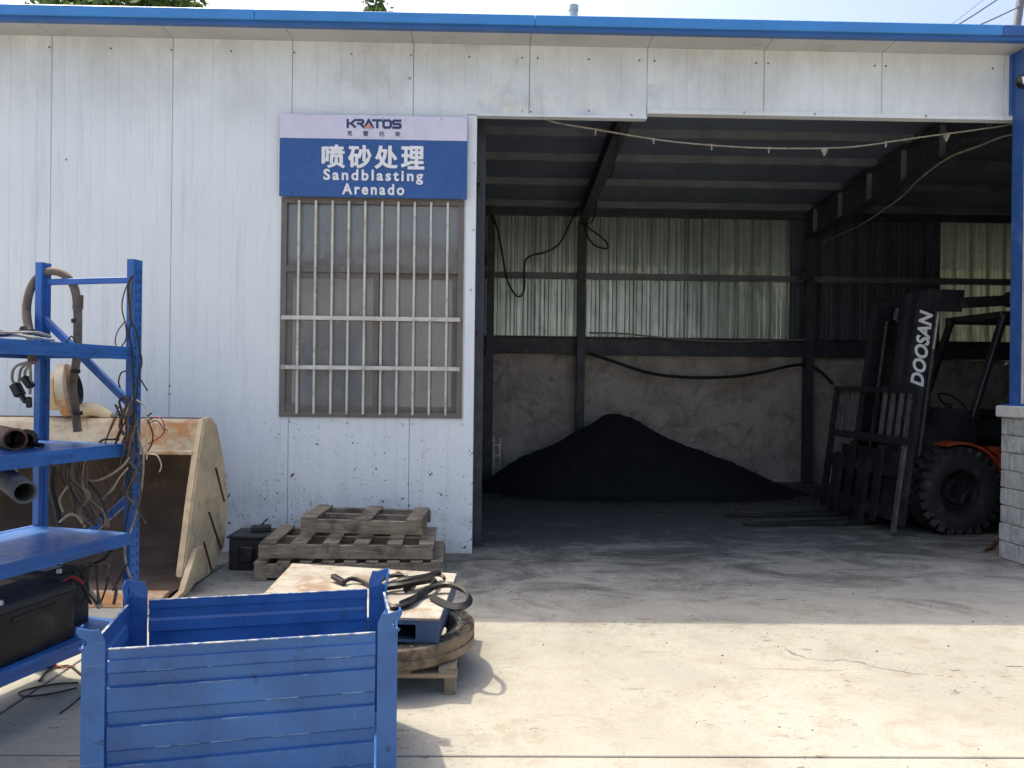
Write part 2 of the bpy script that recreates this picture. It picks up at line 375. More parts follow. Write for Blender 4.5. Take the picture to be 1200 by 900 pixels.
MAT['bucket_rust'] = worn('worn_bucket_lip', (.56, .48, .34), .7, var=.15, scale=4, dirt=(.40, .17, .045), damt=.9, dscale=3.2, dlo=.42, dhi=.60, bump=.4, bscale=25)
MAT['wood_old'] = wood_mat('weathered_pallet_wood', (.17, .135, .095), (.36, .295, .215), (.075, .06, .048))
MAT['wood_new'] = wood_mat('dry_pallet_wood', (.34, .25, .15), (.46, .36, .23), (.16, .12, .08))
MAT['black_plastic'] = worn('black_plastic', (.012, .012, .013), .45, var=.4, scale=5, dirt=(.11, .105, .10), damt=.3, dscale=6, bump=.1)
MAT['rubber'] = worn('black_rubber', (.010, .010, .010), .5, var=.3, scale=6, dirt=(.05, .047, .043), damt=.4, dscale=8, bump=.2)
MAT['dusty_black'] = worn('dusty_black_metal', (.03, .031, .034), .7, var=.3, scale=4, dirt=(.11, .105, .10), damt=.5, dscale=5, bump=.25)
MAT['hose_tan'] = worn('dirty_tan_hose', (.17, .125, .09), .8, var=.3, scale=14, dirt=(.06, .05, .042), damt=.7, dscale=12, bump=.4, bscale=60)
MAT['wire_brown'] = worn('brown_wire', (.10, .065, .045), .7, var=.4, scale=20, bump=0)
MAT['wire_black'] = worn('black_wire', (.018, .017, .017), .55, var=.3, scale=20, bump=0)
MAT['wire_grey'] = worn('grey_wire', (.30, .27, .23), .6, var=.3, scale=20, bump=0)
MAT['wire_red'] = worn('red_wire', (.42, .035, .03), .5, var=.2, scale=20, bump=0)
MAT['wire_cream'] = worn('cream_wire', (.52, .42, .28), .6, var=.2, scale=20, bump=0)
MAT['ring'] = worn('rusty_gear_ring', (.20, .16, .115), .5, metal=.55, var=.3, scale=6, dirt=(.08, .06, .045), damt=.8, dscale=9, dlo=.48, dhi=.62, bump=.3)
MAT['ring_top'] = worn('greasy_gear_top', (.055, .048, .042), .35, metal=.5, var=.4, scale=8, dirt=(.28, .22, .16), damt=.6, dscale=9, bump=.3)
MAT['teeth'] = worn('bare_gear_teeth', (.42, .40, .37), .4, metal=.6, var=.3, scale=12, dirt=(.06, .05, .04), damt=.8, dscale=12, dlo=.46, dhi=.56)
MAT['cabinet_top'] = worn('stained_white_plate', (.37, .345, .30), .6, var=.2, scale=4, dirt=(.22, .145, .085), damt=.85, dscale=4.5, dlo=.47, dhi=.62, bump=.1)
MAT['cabinet_blue'] = worn('slate_blue_paint', (.06, .10, .19), .5, var=.2, scale=5, dirt=(.03, .03, .03), damt=.8, dscale=6, bump=.1)
MAT['pipe_brown'] = worn('rusty_pipe', (.15, .075, .045), .7, metal=.3, var=.3, scale=8, dirt=(.05, .035, .03), damt=.8, dscale=9, bump=.3)
MAT['pipe_grey'] = worn('grey_rubber_hose', (.075, .08, .085), .75, var=.3, scale=12, dirt=(.17, .17, .165), damt=.6, dscale=9, bump=.2)
MAT['clamp'] = worn('steel_clamp', (.55, .54, .52), .35, metal=.8, var=.1, bump=.05)
MAT['fork_black'] = worn('forklift_black', (.016, .017, .02), .42, var=.35, scale=5, dirt=(.07, .066, .062), damt=.5, dscale=6, bump=.12)
MAT['fork_grey'] = worn('worn_grey_bars', (.12, .118, .115), .6, metal=.3, var=.3, scale=9, dirt=(.05, .05, .05), damt=.7, bump=.1)
MAT['fork_orange'] = worn('forklift_orange', (.36, .055, .02), .45, var=.15, scale=4, dirt=(.10, .05, .035), damt=.8, dscale=6, dlo=.5, dhi=.66, bump=.1)
MAT['tyre'] = worn('tyre_rubber', (.022, .022, .023), .8, var=.3, scale=8, dirt=(.10, .095, .085), damt=.5, dscale=7, bump=.3)
MAT['lamp_glass'] = worn('lamp_lens', (.7, .7, .68), .1, var=.05, bump=0)
MAT['block'] = worn('grey_rockface_block', (.40, .41, .40), .9, var=.2, scale=8, dirt=(.24, .24, .23), damt=.6, dscale=7, bump=1.0, bscale=28)
MAT['mortar'] = worn('mortar', (.27, .265, .25), .95, var=.2, scale=12, bump=.5)
MAT['cap'] = worn('white_pier_cap', (.62, .61, .57), .6, var=.1, scale=5, dirt=(.35, .3, .24), damt=.6, dscale=9)
MAT['bark'] = worn('bark', (.09, .07, .05), .9, bump=.6)
MAT['leaf'] = leaf_mat('leaves', (.045, .085, .02), (.09, .15, .035))
MAT['vent'] = worn('pale_blue_pipe', (.36, .50, .56), .5, var=.1)
MAT['wire_blue'] = worn('blue_grey_cable', (.10, .14, .26), .5, var=.1, bump=0)
MAT['debris'] = worn('dark_debris', (.05, .045, .04), .9, var=.5, scale=30)

# ================================================================ SETTING
WY, BY = 7.25, 12.9            # front wall face, back wall face
g = MB(); g.box(-600, 600, -600, 1500, -.5, -.055)
tag(g.build('ground', MAT['ground']), kind='structure')
pav = thing('pavement', None, None); tag(pav, kind='structure')
def slab(x0, x1, y0, y1):
    e = .007
    b = MB(); b.cbox(((x0+x1)/2, (y0+y1)/2, -.1), (x1-x0-2*e, y1-y0-2*e, .2), None, .004)
    b.build('concrete_slab', MAT['concrete'], pav)
jx = [-22, -11.5, -2.35, 5.45, 14, 26]
jy = [-30, -14, -6.0, -1.2, 3.30, 6.02]
for i in range(len(jx)-1):
    for j in range(len(jy)-1): slab(jx[i], jx[i+1], jy[j], jy[j+1])
for x0, x1 in ((-22, -11.5), (-11.5, -2.35), (-2.35, 5.45), (5.45, 14), (14, 26)): slab(x0, x1, 6.02, 13.6)

# ================================================================ BUILDING
bld = thing('workshop_building', 'white panelled workshop with blue eave and a wide open doorway', 'building', (0, 0, 0))
sx = lambda p: PY(p, 300, WY).x
sz = lambda p, x=600: PY(x, p, WY).z
ZT = sz(53)
def panel(x0, x1, z0, z1, dents=(), gl=True, gr=True, y=WY, pitch=.118):
    """sandwich panel with pressed v grooves, optional dents"""
    a = x0+(.0015 if gl else 0); b = x1-(.0015 if gr else 0); T = .06
    xs = [(a, .008 if gl else 0), (a+.005, 0)]
    n = max(1, int(round((b-a)/pitch)))
    for i in range(1, n):
        c = a+(b-a)*i/n; xs += [(c-.006, 0), (c, .0034), (c+.006, 0)]
    xs += [(b-.005, 0), (b, .008 if gr else 0)]
    if dents:
        ex = []
        for i in range(len(xs)-1):
            ex.append(xs[i])
            if xs[i+1][0]-xs[i][0] > .03:
                for k in range(1, 5): ex.append((xs[i][0]+(xs[i+1][0]-xs[i][0])*k/5, 0))
        ex.append(xs[-1]); xs = ex
    nz = 24 if dents else 1
    V = []; F = []
    m = len(xs)
    for j in range(nz+1):
        z = z0+(z1-z0)*j/nz
        for (x, d) in xs:
            for (dx, dz, r, amp) in dents:
                q = ((x-dx)**2+(z-dz)**2)/(r*r); d += amp*math.exp(-q*2)*(1+.6*mnoise.noise(Vector((x*14, z*14, 0))))
            V.append((x, y+d, z))
    for j in range(nz):
        for i in range(m-1): F.append((j*m+i, j*m+i+1, (j+1)*m+i+1, (j+1)*m+i))
    B = len(V); V += [(a, y+T, z0), (b, y+T, z0), (b, y+T, z1), (a, y+T, z1)]
    F.append((B+1, B, B+3, B+2))
    F.append(tuple(range(m))[::-1] + (B, B+1)); F.append(tuple(nz*m+i for i in range(m)) + (B+2, B+3))
    F.append(tuple(j*m for j in range(nz+1)) + (B+3, B)); F.append(tuple(j*m+m-1 for j in range(nz, -1, -1)) + (B+1, B+2))
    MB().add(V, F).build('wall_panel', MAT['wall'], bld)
SE = [-520, -375, -230, -85, 58, 200, 340, 482, 618, 756, 893, 1031, 1175]
X = {p: sx(p) for p in SE}
WX0, WX1 = sx(329.5), sx(543.5); WZ0, WZ1 = sz(489.5, 437), sz(233, 437)
JX0, JX1 = sx(545.5), sx(557)            # jamb trim
HZ = sz(136, 660); HZ2 = sz(136, 970)-.0
for p, q in zip(SE[:5], SE[1:6]): panel(X[p], X[q], -.02, ZT)
panel(X[200], WX0, WZ0, WZ1, gr=False); panel(X[200], X[340], WZ1, ZT); panel(X[200], X[340], -.02, WZ0)
panel(X[340], X[482], WZ1, ZT); panel(X[340], X[482], -.02, WZ0)
panel(X[482], JX0, WZ1, HZ, gr=False); panel(X[482], JX0, -.02, WZ0, gr=False); panel(WX1, JX0, WZ0, WZ1, gl=False, gr=False)
panel(X[482], X[618], HZ, ZT, dents=[(sx(572), sz(122), .11, .055), (sx(600), sz(118), .12, -.03), (sx(592), sz(132), .09, .04)])
panel(X[618], X[756], HZ, ZT, dents=[(sx(690), sz(126), .15, .045), (sx(640), sz(128), .13, .035), (sx(660), sz(90), .25, .018)])
panel(X[756], X[893], HZ2+.03, ZT, dents=[(sx(765), sz(95), .14, .03)]); panel(X[893], X[1031], HZ2+.03, ZT); panel(X[1031], X[1175], HZ2+.03, ZT, pitch=.16)
XR = 9.4
panel(X[1175], 5.25, HZ2+.03, ZT)
for a, b in ((5.25, 6.3), (6.3, 7.35), (7.35, 8.4), (8.4, XR)): panel(a, b, -.02, ZT)
# flashings: header edges, door jamb, corner
MB().box(JX1-.002, X[756], WY-.006, WY+.075, HZ-.012, HZ+.012).build('header_flashing', MAT['wall'], bld)
MB().box(X[756]+.004, X[1175], WY-.018, WY+.075, HZ2-.012, HZ2+.03).build('header_flashing', MAT['wall'], bld)
MB().box(X[1175]+.004, 5.24, WY-.018, WY+.075, HZ2-.012, HZ2+.03).build('header_flashing', MAT['wall'], bld)
MB().box(JX0, JX1, WY-.008, WY+.14, -.02, HZ-.012).build('door_jamb', MAT['wall'], bld)
b = MB(); b.box(sx(1180), sx(1196), WY-.03, WY-.001, HZ2+.03, ZT-.001); b.box(sx(1180), sx(1183), WY-.04, WY-.03, HZ2+.03, ZT-.001)
b.build('corner_flashing', MAT['post_blue'], bld)
# soffit, fascia
EY = 6.95
sxs = [X[p] for p in SE] + [6.2, 7.3, 8.4, XR]
for a, c in zip(sxs[:-1], sxs[1:]):
    MB().cbox(((a+c)/2, (EY+.02+WY+.06)/2, ZT+.012), (c-a-.004, WY+.06-EY-.02, .022), None, .003).build('soffit_panel', MAT['soffit'], bld)
fx = [X[-520], PY(-180, 20, EY).x, PY(300, 20, EY).x, PY(627, 20, EY).x, PY(1172, 20, EY).x, XR]
for i, (a, c) in enumerate(zip(fx[:-1], fx[1:])):
    f = MB(); f.cbox(((a+c)/2, EY-.005, ZT+.078), (c-a-.003, .09, .094), None, .006)
    f.build('fascia', MAT['fascia'] if i < 4 else MAT['post_blue'], bld)
    MB().box(a+.001, c-.001, EY-.022, EY+.045, ZT-.003, ZT+.032).build('drip_edge', MAT['fascia_dark'], bld)
# roof panels (their undersides are the ceiling)
def roofz(Y): return ZT+.052-(Y-EY)*.047
rx = [X[-520]]
while rx[-1] < XR-.3: rx.append(min(rx[-1]+1.02, XR))
RYE = 13.25
for a, c in zip(rx[:-1], rx[1:]):
    z0, z1 = roofz(EY+.04), roofz(RYE)
    V = [(a+.003, EY+.04, z0), (c-.003, EY+.04, z0), (c-.003, RYE, z1), (a+.003, RYE, z1)]
    V += [(x, y, z+.06) for x, y, z in V]
    MB().add(V, [(0,1,2,3),(7,6,5,4),(0,4,5,1),(1,5,6,2),(2,6,7,3),(3,7,4,0)]).build('roof_panel', MAT['roof'], bld)
XP = JX1-.03          # inner partition beside the doorway
def cprof(Y, h, w):
    zt = roofz(Y)-.002
    return [(Y, zt), (Y+w, zt-.052*w), (Y+w, zt-.015), (Y+.012, zt-.015), (Y+.012, zt-h+.012), (Y+w, zt-h+.012), (Y+w, zt-h), (Y, zt-h)]
for Y in (7.62, 8.5, 9.35, 10.25, 11.3, 12.45):
    for a, c in ((XP+.03, 1.365), (1.38, 5.09), (5.11, XR-.05)):
        MB().prism(cprof(Y, .10, .06), c-a, 'yz', a).build('purlin', MAT['purlin'], bld)
# rafter over the middle column and deep girder over the right-hand column
CX1, CX2 = PY(680, 400, 12.7).x, PY(945, 400, 12.7).x
def ibeam(xc, ya, yb, depth_a, depth_b, fw, name):
    m = MB(); za, zb = roofz(ya)-.105, roofz(yb)-.105
    for dza, dzb, t in ((0, 0, .014), (depth_a, depth_b, .014)):
        V = [(xc+s*fw/2, y, z) for (y, z) in ((ya, za-dza), (yb, zb-dzb)) for s in (-1, 1)]
        V += [(x, y, z-t) for x, y, z in V]
        m.add(V, [(0,1,3,2),(4,6,7,5),(0,4,5,1),(2,3,7,6),(0,2,6,4),(1,5,7,3)])
    m.prism([(ya, za-.013), (yb, zb-.013), (yb, zb-depth_b), (ya, za-depth_a)], .012, 'yz', xc-.006)
    return m.build(name, MAT['steel_dark'], bld)
ibeam(CX1, WY+.08, 12.66, .17, .24, .15, 'rafter')
gir = ibeam(CX2, WY+.08, 12.66, .40, .40, .18, 'girder')
for Y in (7.9, 8.75, 9.6, 10.5, 11.4, 12.3):
    for s in (-1, 1):
        MB().box(CX2+min(s*.007, s*.075), CX2+max(s*.007, s*.075), Y, Y+.012, roofz(Y)-.503, roofz(Y)-.120).build('stiffener', MAT['purlin'], gir)
def hcol(xc, yc, z0, z1, w=.13, d=.15):
    m = MB(); m.box(xc-w/2, xc+w/2, yc-d/2, yc-d/2+.012, z0, z1); m.box(xc-w/2, xc+w/2, yc+d/2-.012, yc+d/2, z0, z1); m.box(xc-.006, xc+.006, yc-d/2+.012, yc+d/2-.012, z0, z1)
    m.box(xc-w*.8, xc+w*.8, yc-d*.8, yc+d*.8, z0, z0+.015)
    return m.build('column', MAT['steel_dark'], bld)
hcol(CX1, 12.63, -.01, roofz(12.6)-.36); c2 = hcol(CX2, 12.63, -.01, roofz(12.6)-.53)
k = PY(943, 323, 12.5); MB().cbox((k.x-.03, 12.5, k.z), (.13, .1, .15), None, .02).build('bracket', MAT['steel_dark'], c2)
hcol(XP+.12, 12.60, -.01, roofz(12.6)-.15, .12, .12)
hcol(XP+.075, 7.62, -.01, roofz(7.6)-.15, .07, .10)
# back wall: rough masonry, dark sill beam, corrugated sheets
BZ = PY(600, 415, BY).z; SZ0 = PY(600, 394, BY).z; SZ1 = roofz(BY)-.005
nx, nz = 300, 66; V = []; F = []
for j in range(nz+1):
    for i in range(nx+1):
        x = XP-.02+(XR-XP+.02)*i/nx; z = -.02+(BZ+.02)*j/nz
        p = Vector((x*2.1, 0, z*2.3)); d = mnoise.fractal(p, .9, 2.1, 5)*.035
        fl = mnoise.fractal(Vector((x*1.3, 4.0, z*1.9)), .7, 2.2, 6); d += .022 if fl > .12 else (.008 if fl > -.1 else 0)
        d += .012*mnoise.noise(Vector((x*11, 1, z*13)))
        V.append((x, BY-.03+d, z))
m_ = nx+1
for j in range(nz):
    for i in range(nx): F.append((j*m_+i, j*m_+i+1, (j+1)*m_+i+1, (j+1)*m_+i))
o = len(V); V += [(XP-.02, BY+.2, -.02), (XR, BY+.2, -.02), (XR, BY+.2, BZ), (XP-.02, BY+.2, BZ)]
F += [(o+1, o, o+3, o+2), tuple(nz*m_+i for i in range(m_))+(o+2, o+3)]
MB().add(V, F).build('masonry_wall', MAT['masonry'], bld, True)
for a, c in ((XP+.0, CX1), (CX1, CX2), (CX2, XR)):
    m = MB(); zz = SZ0
    m.prism([(BY-.20, BZ), (BY-.02, BZ), (BY-.02, BZ+.02), (BY-.10, BZ+.02), (BY-.10, zz-.02), (BY-.02, zz-.02), (BY-.02, zz), (BY-.20, zz), (BY-.20, zz-.02), (BY-.12, zz-.02), (BY-.12, BZ+.02), (BY-.20, BZ+.02)], c-a-.004, 'yz', a+.002)
    m.build('sill_beam', MAT['steel_dark'], bld)
    MB().box(a+.002, c-.002, BY-.10, BY-.015, PY(640, 327, BY).z, PY(640, 320, BY).z).build('girt', MAT['purlin'], bld)
    MB().box(a+.002, c-.002, BY-.10, BY-.012, SZ1-.14, SZ1-.02).build('top_girt', MAT['steel_dark'], bld)
def corr(x0, x1, z0, z1, y, mat, sgn=1, name='corrugated_sheet', ribs=3, depth=.05):
    prof = []; P = (x1-x0)/ribs
    for i in range(ribs):
        a = x0+i*P
        prof += [(a, 0), (a+.30*P, 0), (a+.34*P, .006), (a+.38*P, 0), (a+.56*P, 0), (a+.60*P, .006), (a+.64*P, 0), (a+.78*P, 0), (a+.84*P, depth), (a+.94*P, depth)]
    prof.append((x1+.02, 0))
    n = len(prof); V = [(x, y-sgn*d, z0) for x, d in prof] + [(x, y-sgn*d, z1) for x, d in prof]
    return MB().add(V, [(i, i+1, n+i+1, n+i) for i in range(n-1)]).build(name, mat, bld)
xs = XP+.0
XG = PY(1121, 300, BY).x
while xs < XR-.1:
    x1 = min(xs+.86, XR)
    mid = (xs+x1)/2
    mt = MAT['sheet_pale'] if mid < CX2 else (MAT['sheet_dark'] if mid < XG-.1 else MAT['sheet_green'])
    corr(xs, x1, SZ0-.03, SZ1, BY+.02+.002*(int(xs*10) % 2), mt); xs = x1
# partition, left room back wall, end walls
y = WY+.15
while y < BY-.05:
    y1 = min(y+.95, BY)
    m = MB(); n = 4; P = (y1-y)/n; pr = []
    for i in range(n): pr += [(y+i*P, 0), (y+i*P+.7*P, 0), (y+i*P+.76*P, .03), (y+i*P+.94*P, .03)]
    pr.append((y1, 0)); q = len(pr)
    V = [(XP+d, a, -.02) for a, d in pr] + [(XP+d, a, roofz(a)-.003) for a, d in pr]
    m.add(V, [(i, i+1, q+i+1, q+i) for i in range(q-1)]).build('partition_sheet', MAT['sheet_dark'], bld); y = y1
MB().box(XP+.002, XP+.06, WY+.2, BY-.2, 2.10, 2.22).build('partition_rail', MAT['steel_dark'], bld)
MB().box(XP+.002, XP+.06, WY+.2, BY-.2, 3.55, 3.65).build('partition_rail', MAT['steel_dark'], bld)
MB().box(X[-520], XP-.03, BY, BY+.2, -.02, roofz(BY)).build('rear_wall', MAT['masonry'], bld)
MB().box(X[-520]-.1, X[-520], WY, BY+.2, -.02, ZT).build('end_wall', MAT['wall'], bld)
MB().box(XR, XR+.1, WY, BY+.2, -.02, ZT).build('end_wall', MAT['sheet_dark'], bld)
# screws along the wall head and header
sc = MB(); sc.lathe([(0, -.005), (.005, -.004), (.008, 0), (.008, .006)], 8, Matrix.Rotation(R_(90), 4, 'X')@Matrix.Scale(-1, 4, (0,0,1)) @ Matrix.Scale(-1, 4, (0,0,1)))
scm = sc.data('screw', MAT['screw'])
spots = []
for p in (58, 130, 201, 271, 345, 412, 482, 550, 612, 630, 690, 749, 767, 886, 900, 1025, 1038, 1163): spots.append((p, 57 if p < 500 else 61, 0))
for p, yy in ((480, 92), (612, 130), (622, 131), (690, 130), (740, 135), (871, 137), (954, 138), (1084, 139)): spots.append((p, yy, 1))
for p, yy in ((78, 187), (199, 452), (340, 494), (407, 496), (472, 497), (484, 497), (543, 498), (556, 192), (555, 270), (552, 340)): spots.append((p, yy, 2))
for p, yy, t in spots:
    y2 = PY(p, 300, WY).x*0 + yy
    q = PY(p, (57+(p-130)*.0226 if t == 0 else yy), WY-.004 if t < 2 else WY-.002)
    if t == 1 and p > 756: q = Vector((q.x, WY-.02, HZ2+.01))
    s = link('screw', scm, bld); s.location = (q.x, min(q.y, WY-.010 if p > 545 and t == 2 else q.y), q.z)

# ---------------------------------------------------------------- window (part of the building)
win = MB(); fy0, fy1 = WY-.018, WY+.05; fw = .055
TZ0, TZ1 = sz(320, 437), sz(312, 437)
for a in ((WX0, WX1, WZ1-fw, WZ1), (WX0, WX1, WZ0, WZ0+fw), (WX0, WX0+fw, WZ0+fw, WZ1-fw), (WX1-fw, WX1, WZ0+fw, WZ1-fw), (WX0+fw, WX1-fw, TZ0, TZ1)):
    win.box(a[0]+.001, a[1]-.001, fy0, fy1, a[2]+.001, a[3]-.001)
wo = win.build('window', MAT['frame_brown'], bld)
MX = sx(440)
def sash(x0, x1, z0, z1, yc, w=.05):
    m = MB()
    m.box(x0, x1, yc-.012, yc+.012, z1-w, z1); m.box(x0, x1, yc-.012, yc+.012, z0, z0+w)
    m.box(x0, x0+w, yc-.012, yc+.012, z0+w, z1-w); m.box(x1-w, x1, yc-.012, yc+.012, z0+w, z1-w)
    m.build('sash', MAT['frame_brown'], wo)
    MB().box(x0+w-.004, x1-w+.004, yc-.003, yc+.003, z0+w-.004, z1-w+.004).build('pane', MAT['glass'], wo)
sash(WX0+fw, MX+.035, WZ0+fw, TZ0, WY+.012); sash(MX-.035, WX1-fw, WZ0+fw, TZ0, WY+.040)
MB().box(WX0+fw, WX1-fw, WY+.02, WY+.026, TZ1, WZ1-fw).build('pane', MAT['glass'], wo)
for p in (351, 370.7, 390.2, 409.2, 428.3, 448, 467, 486, 505, 524.5):
    x = sx(p); MB().cbox((x, WY-.034, (WZ0+WZ1)/2+.0), (.021, .021, WZ1-WZ0-.06), None, .003).build('guard_bar', MAT['bar_cream'], wo)
for yy in (374, 431.5):
    z = sz(yy, 437); MB().cbox(((WX0+WX1)/2, WY-.058, z), (WX1-WX0-.05, .022, .038), None, .003).build('guard_rail', MAT['bar_cream'], wo)
# dark room behind the window
MB().box(WX0-.9, WX1+.0, WY+1.6, WY+1.63, -.0, 3.9).build('room_partition', MAT['roof'], bld)

# ---------------------------------------------------------------- sign
sgY = WY-.075
a = PY(328, 133, sgY); c = PY(547, 234, sgY); SX0, SX1 = a.x, c.x; SZT, SZB = PY(437, 134.8, sgY).z, PY(437, 231.5, sgY).z
sg = thing('wall_sign', 'blue and white sandblasting sign fixed above the barred window', 'sign', (0, 0, 0))
zs = PY(437, 163.3, sgY).z
bd = MB(); bd.cbox(((SX0+SX1)/2, sgY+.012, (SZT+SZB)/2), (SX1-SX0, .02, SZT-SZB), None, .002); bd.build('board', MAT['sign_blue'], sg)
MB().box(SX0+.003, SX1-.003, sgY-.0015, sgY+.0015, zs, SZT-.003).build('header_band', MAT['sign_white'], sg)
MB().box(SX0+.05, SX0+.08, sgY+.022, WY, SZB+.1, SZT-.1).build('batten', MAT['frame_brown'], sg)
MB().box(SX1-.08, SX1-.05, sgY+.022, WY, SZB+.1, SZT-.1).build('batten', MAT['frame_brown'], sg)
def on_sign(px, py): q = PY(px, py, sgY-.004); return Matrix.Translation(q) @ Matrix.Rotation(R_(90), 4, 'X')
mpp = sgY/FPX
def cjk(chars, cx, cy, pitch, wd, ht, mat, bold):
    for i, ch in enumerate(chars):
        px = cx+(i-(len(chars)-1)/2)*pitch; py = cy+(px-437)*.018
        base = text_mesh(ch, 1, 'character', mat, sg, bold=.004, mx=None, width=wd*mpp, height=ht*mpp)
        V = []; F = []; b = bold*wd*mpp
        for k, (ox, oy) in enumerate(((0, 0), (b, 0), (-b, 0), (0, b*.8), (0, -b*.8), (b*.7, b*.6), (-b*.7, -b*.6), (b*.7, -b*.6), (-b*.7, b*.6))):
            o = len(V); V += [(v.co.x+ox, v.co.y+oy, v.co.z+k*.00015) for v in base.data.vertices]; F += [tuple(o+q for q in p.vertices) for p in base.data.polygons]
            if bold == 0: break
        me = bpy.data.meshes.new('character'); me.from_pydata(V, [], F); me.transform(on_sign(px, py)); me.materials.append(mat); base.data = me
cjk('喷砂处理', 437.2, 184.0, 31.0, 25.5, 26.0, MAT['print_white'], .036)
text_mesh('Sandblasting', 1, 'lettering', MAT['print_white'], sg, bold=.03, space=1.32, mx=on_sign(437.5, 207.2), width=116*mpp, height=16.8*mpp)
text_mesh('Arenado', 1, 'lettering', MAT['print_white'], sg, bold=.03, space=1.32, mx=on_sign(437.3, 221.8), width=72.5*mpp, height=13.2*mpp)
cjk('克雷托斯', 438.0, 156.6, 18.8, 5.8, 5.8, MAT['print_navy'], .0)
# the word mark, drawn stroke by stroke
LET = {'K': [[(0, 0), (0, 1)], [(.15, .5), (.42, .5), (.95, 1)], [(.42, .5), (.95, 0)]],
       'R': [[(0, 1), (.72, 1), (.88, .86), (.88, .64), (.72, .5), (.30, .5)], [(.12, .5), (.45, .5), (.95, 0)]],
       'A': [[(0, 0), (.5, 1), (1, 0)]], 'T': [[(0, 1), (1, 1)], [(.5, 1), (.5, 0)]],
       'O': [[(.2, 0), (.8, 0), (1, .2), (1, .8), (.8, 1), (.2, 1), (0, .8), (0, .2), (.2, 0)]],
       'S': [[(1, 1), (.15, 1), (0, .87), (0, .63), (.15, .5), (.85, .5), (1, .37), (1, .13), (.85, 0), (0, 0)]]}
lx = [(407.5, 'K', 9), (418.5, 'R', 8), (427.5, 'A', 9.5), (437.2, 'T', 10), (449.5, 'O', 8.5), (461.0, 'S', 8.2)]
wm = MB(); e = 0
for px, ch, wd in lx:
    for st in LET[ch]:
        for p, q in zip(st[:-1], st[1:]):
            e += 1; t = 2.8
            pa = PY(px+p[0]*wd, 149.4+(px-437)*.018-p[1]*8.2, sgY); pb = PY(px+q[0]*wd, 149.4+(px-437)*.018-q[1]*8.2, sgY)
            d = pb-pa; d.normalize(); nrm = Vector((-d.z, 0, d.x))*t*mpp/2; pa = pa-d*t*mpp*.45; pb = pb+d*t*mpp*.45
            yo = sgY-.0025-e*.00012
            wm.add([(v.x, yo, v.z) for v in (pa-nrm, pb-nrm, pb+nrm, pa+nrm)], [(0, 1, 2, 3)])
wm.build('wordmark', MAT['print_navy'], sg)
tr = MB(); tr.add([(v.x, sgY-.0095, v.z) for v in (PY(426, 150.6, sgY), PY(438.6, 151.0, sgY), PY(432, 145.6, sgY))], [(0, 1, 2)]); tr.build('emblem', MAT['print_orange'], sg)
for px, py in ((362, 135.5), (448.5, 138), (517.5, 139.5), (341.5, 225), (452, 228.7), (537.5, 230)):
    q = PY(px, py, sgY-.002); s = link('screw', scm, sg); s.location = q; s.scale = (.7, .7, .7)

# ---------------------------------------------------------------- pier, blue post, lamp on the right
pier = thing('block_pier', 'grey rock-faced block pier with white cap carrying the blue post', 'pier', (0, 0, 0))
PX0 = 4.83; PX1, PY0, PY1 = PX0+.46, 6.83, 7.27; PZ1 = PY(1186, 489, 7.2).z
MB().box(PX0+.016, PX1-.016, PY0+.016, PY1-.016, -.02, PZ1).build('mortar_core', MAT['mortar'], pier)
nc = 8; ch = PZ1/nc
def brick(x0, x1, y0, y1, z0, z1):
    bm = bmesh.new(); bmesh.ops.create_cube(bm, size=1); bmesh.ops.scale(bm, vec=(x1-x0, y1-y0, z1-z0), verts=bm.verts)
    bmesh.ops.bevel(bm, geom=bm.edges[:], offset=.008, segments=1, affect='EDGES')
    for v in bm.verts: v.co += Vector((random.uniform(-.005, .005), random.uniform(-.005, .005), random.uniform(-.003, .003)))
    me = bpy.data.meshes.new('block'); bm.to_mesh(me); bm.free(); me.materials.append(MAT['block'])
    o = link('block', me, pier); o.location = ((x0+x1)/2, (y0+y1)/2, (z0+z1)/2)
for i in range(nc):
    z0, z1 = i*ch+.004, (i+1)*ch-.004; fl = .012*(i < 2)
    sp = .32 if i % 2 else .14
    for y0, y1 in ((PY0, PY0+.09), (PY1-.09, PY1)):
        brick(PX0-fl, PX0+sp-.004, y0-fl, y1, z0, z1); brick(PX0+sp+.004, PX1, y0-fl, y1, z0, z1)
    for x0, x1 in ((PX0-fl, PX0+.09), (PX1-.09, PX1)):
        ym = (PY0+PY1)/2+(.05 if i % 2 else -.05)
        brick(x0, x1, PY0+.096, ym-.004, z0, z1); brick(x0, x1, ym+.004, PY1-.096, z0, z1)
MB().cbox(((PX0+PX1)/2-.01, (PY0+PY1)/2, PZ1+.055), (.52, .5, .11), None, .012).build('cap', MAT['cap'], pier)
QX0 = 4.875
post = thing('blue_post', 'blue steel eave post standing on the block pier', 'post', (0, 0, 0))
MB().cbox((QX0+.13, 7.11, (PZ1+.11+ZT)/2), (.26, .25, ZT-PZ1-.11), None, .012).build('shaft', MAT['post_blue'], post)
MB().cbox((QX0+.13, 7.11, PZ1+.116), (.36, .32, .014), None, .002).build('base_plate', MAT['post_blue'], post)
for px, z in ((0, 0),):
    MB().box(QX0-.006, QX0+.002, 7.02, 7.05, PZ1+.13, ZT-.02).build('seam_strip', MAT['cap'], post)
lm = thing('floodlight', 'small black floodlight mounted high on the blue post', 'lamp', (0, 0, 0))
q = PY(1194, 95, 6.86)
MB().cbox((q.x+.06, 6.86, q.z), (.17, .10, .11), Matrix.Rotation(R_(-15), 3, 'X'), .03).build('housing', MAT['black_plastic'], lm)
MB().cbox((q.x+.06, 6.802, q.z-.016), (.13, .012, .075), Matrix.Rotation(R_(-15), 3, 'X'), .004).build('lens', MAT['lamp_glass'], lm)
MB().box(q.x+.08, q.x+.20, 6.88, 6.99, q.z-.02, q.z+.02).build('bracket', MAT['black_plastic'], lm)

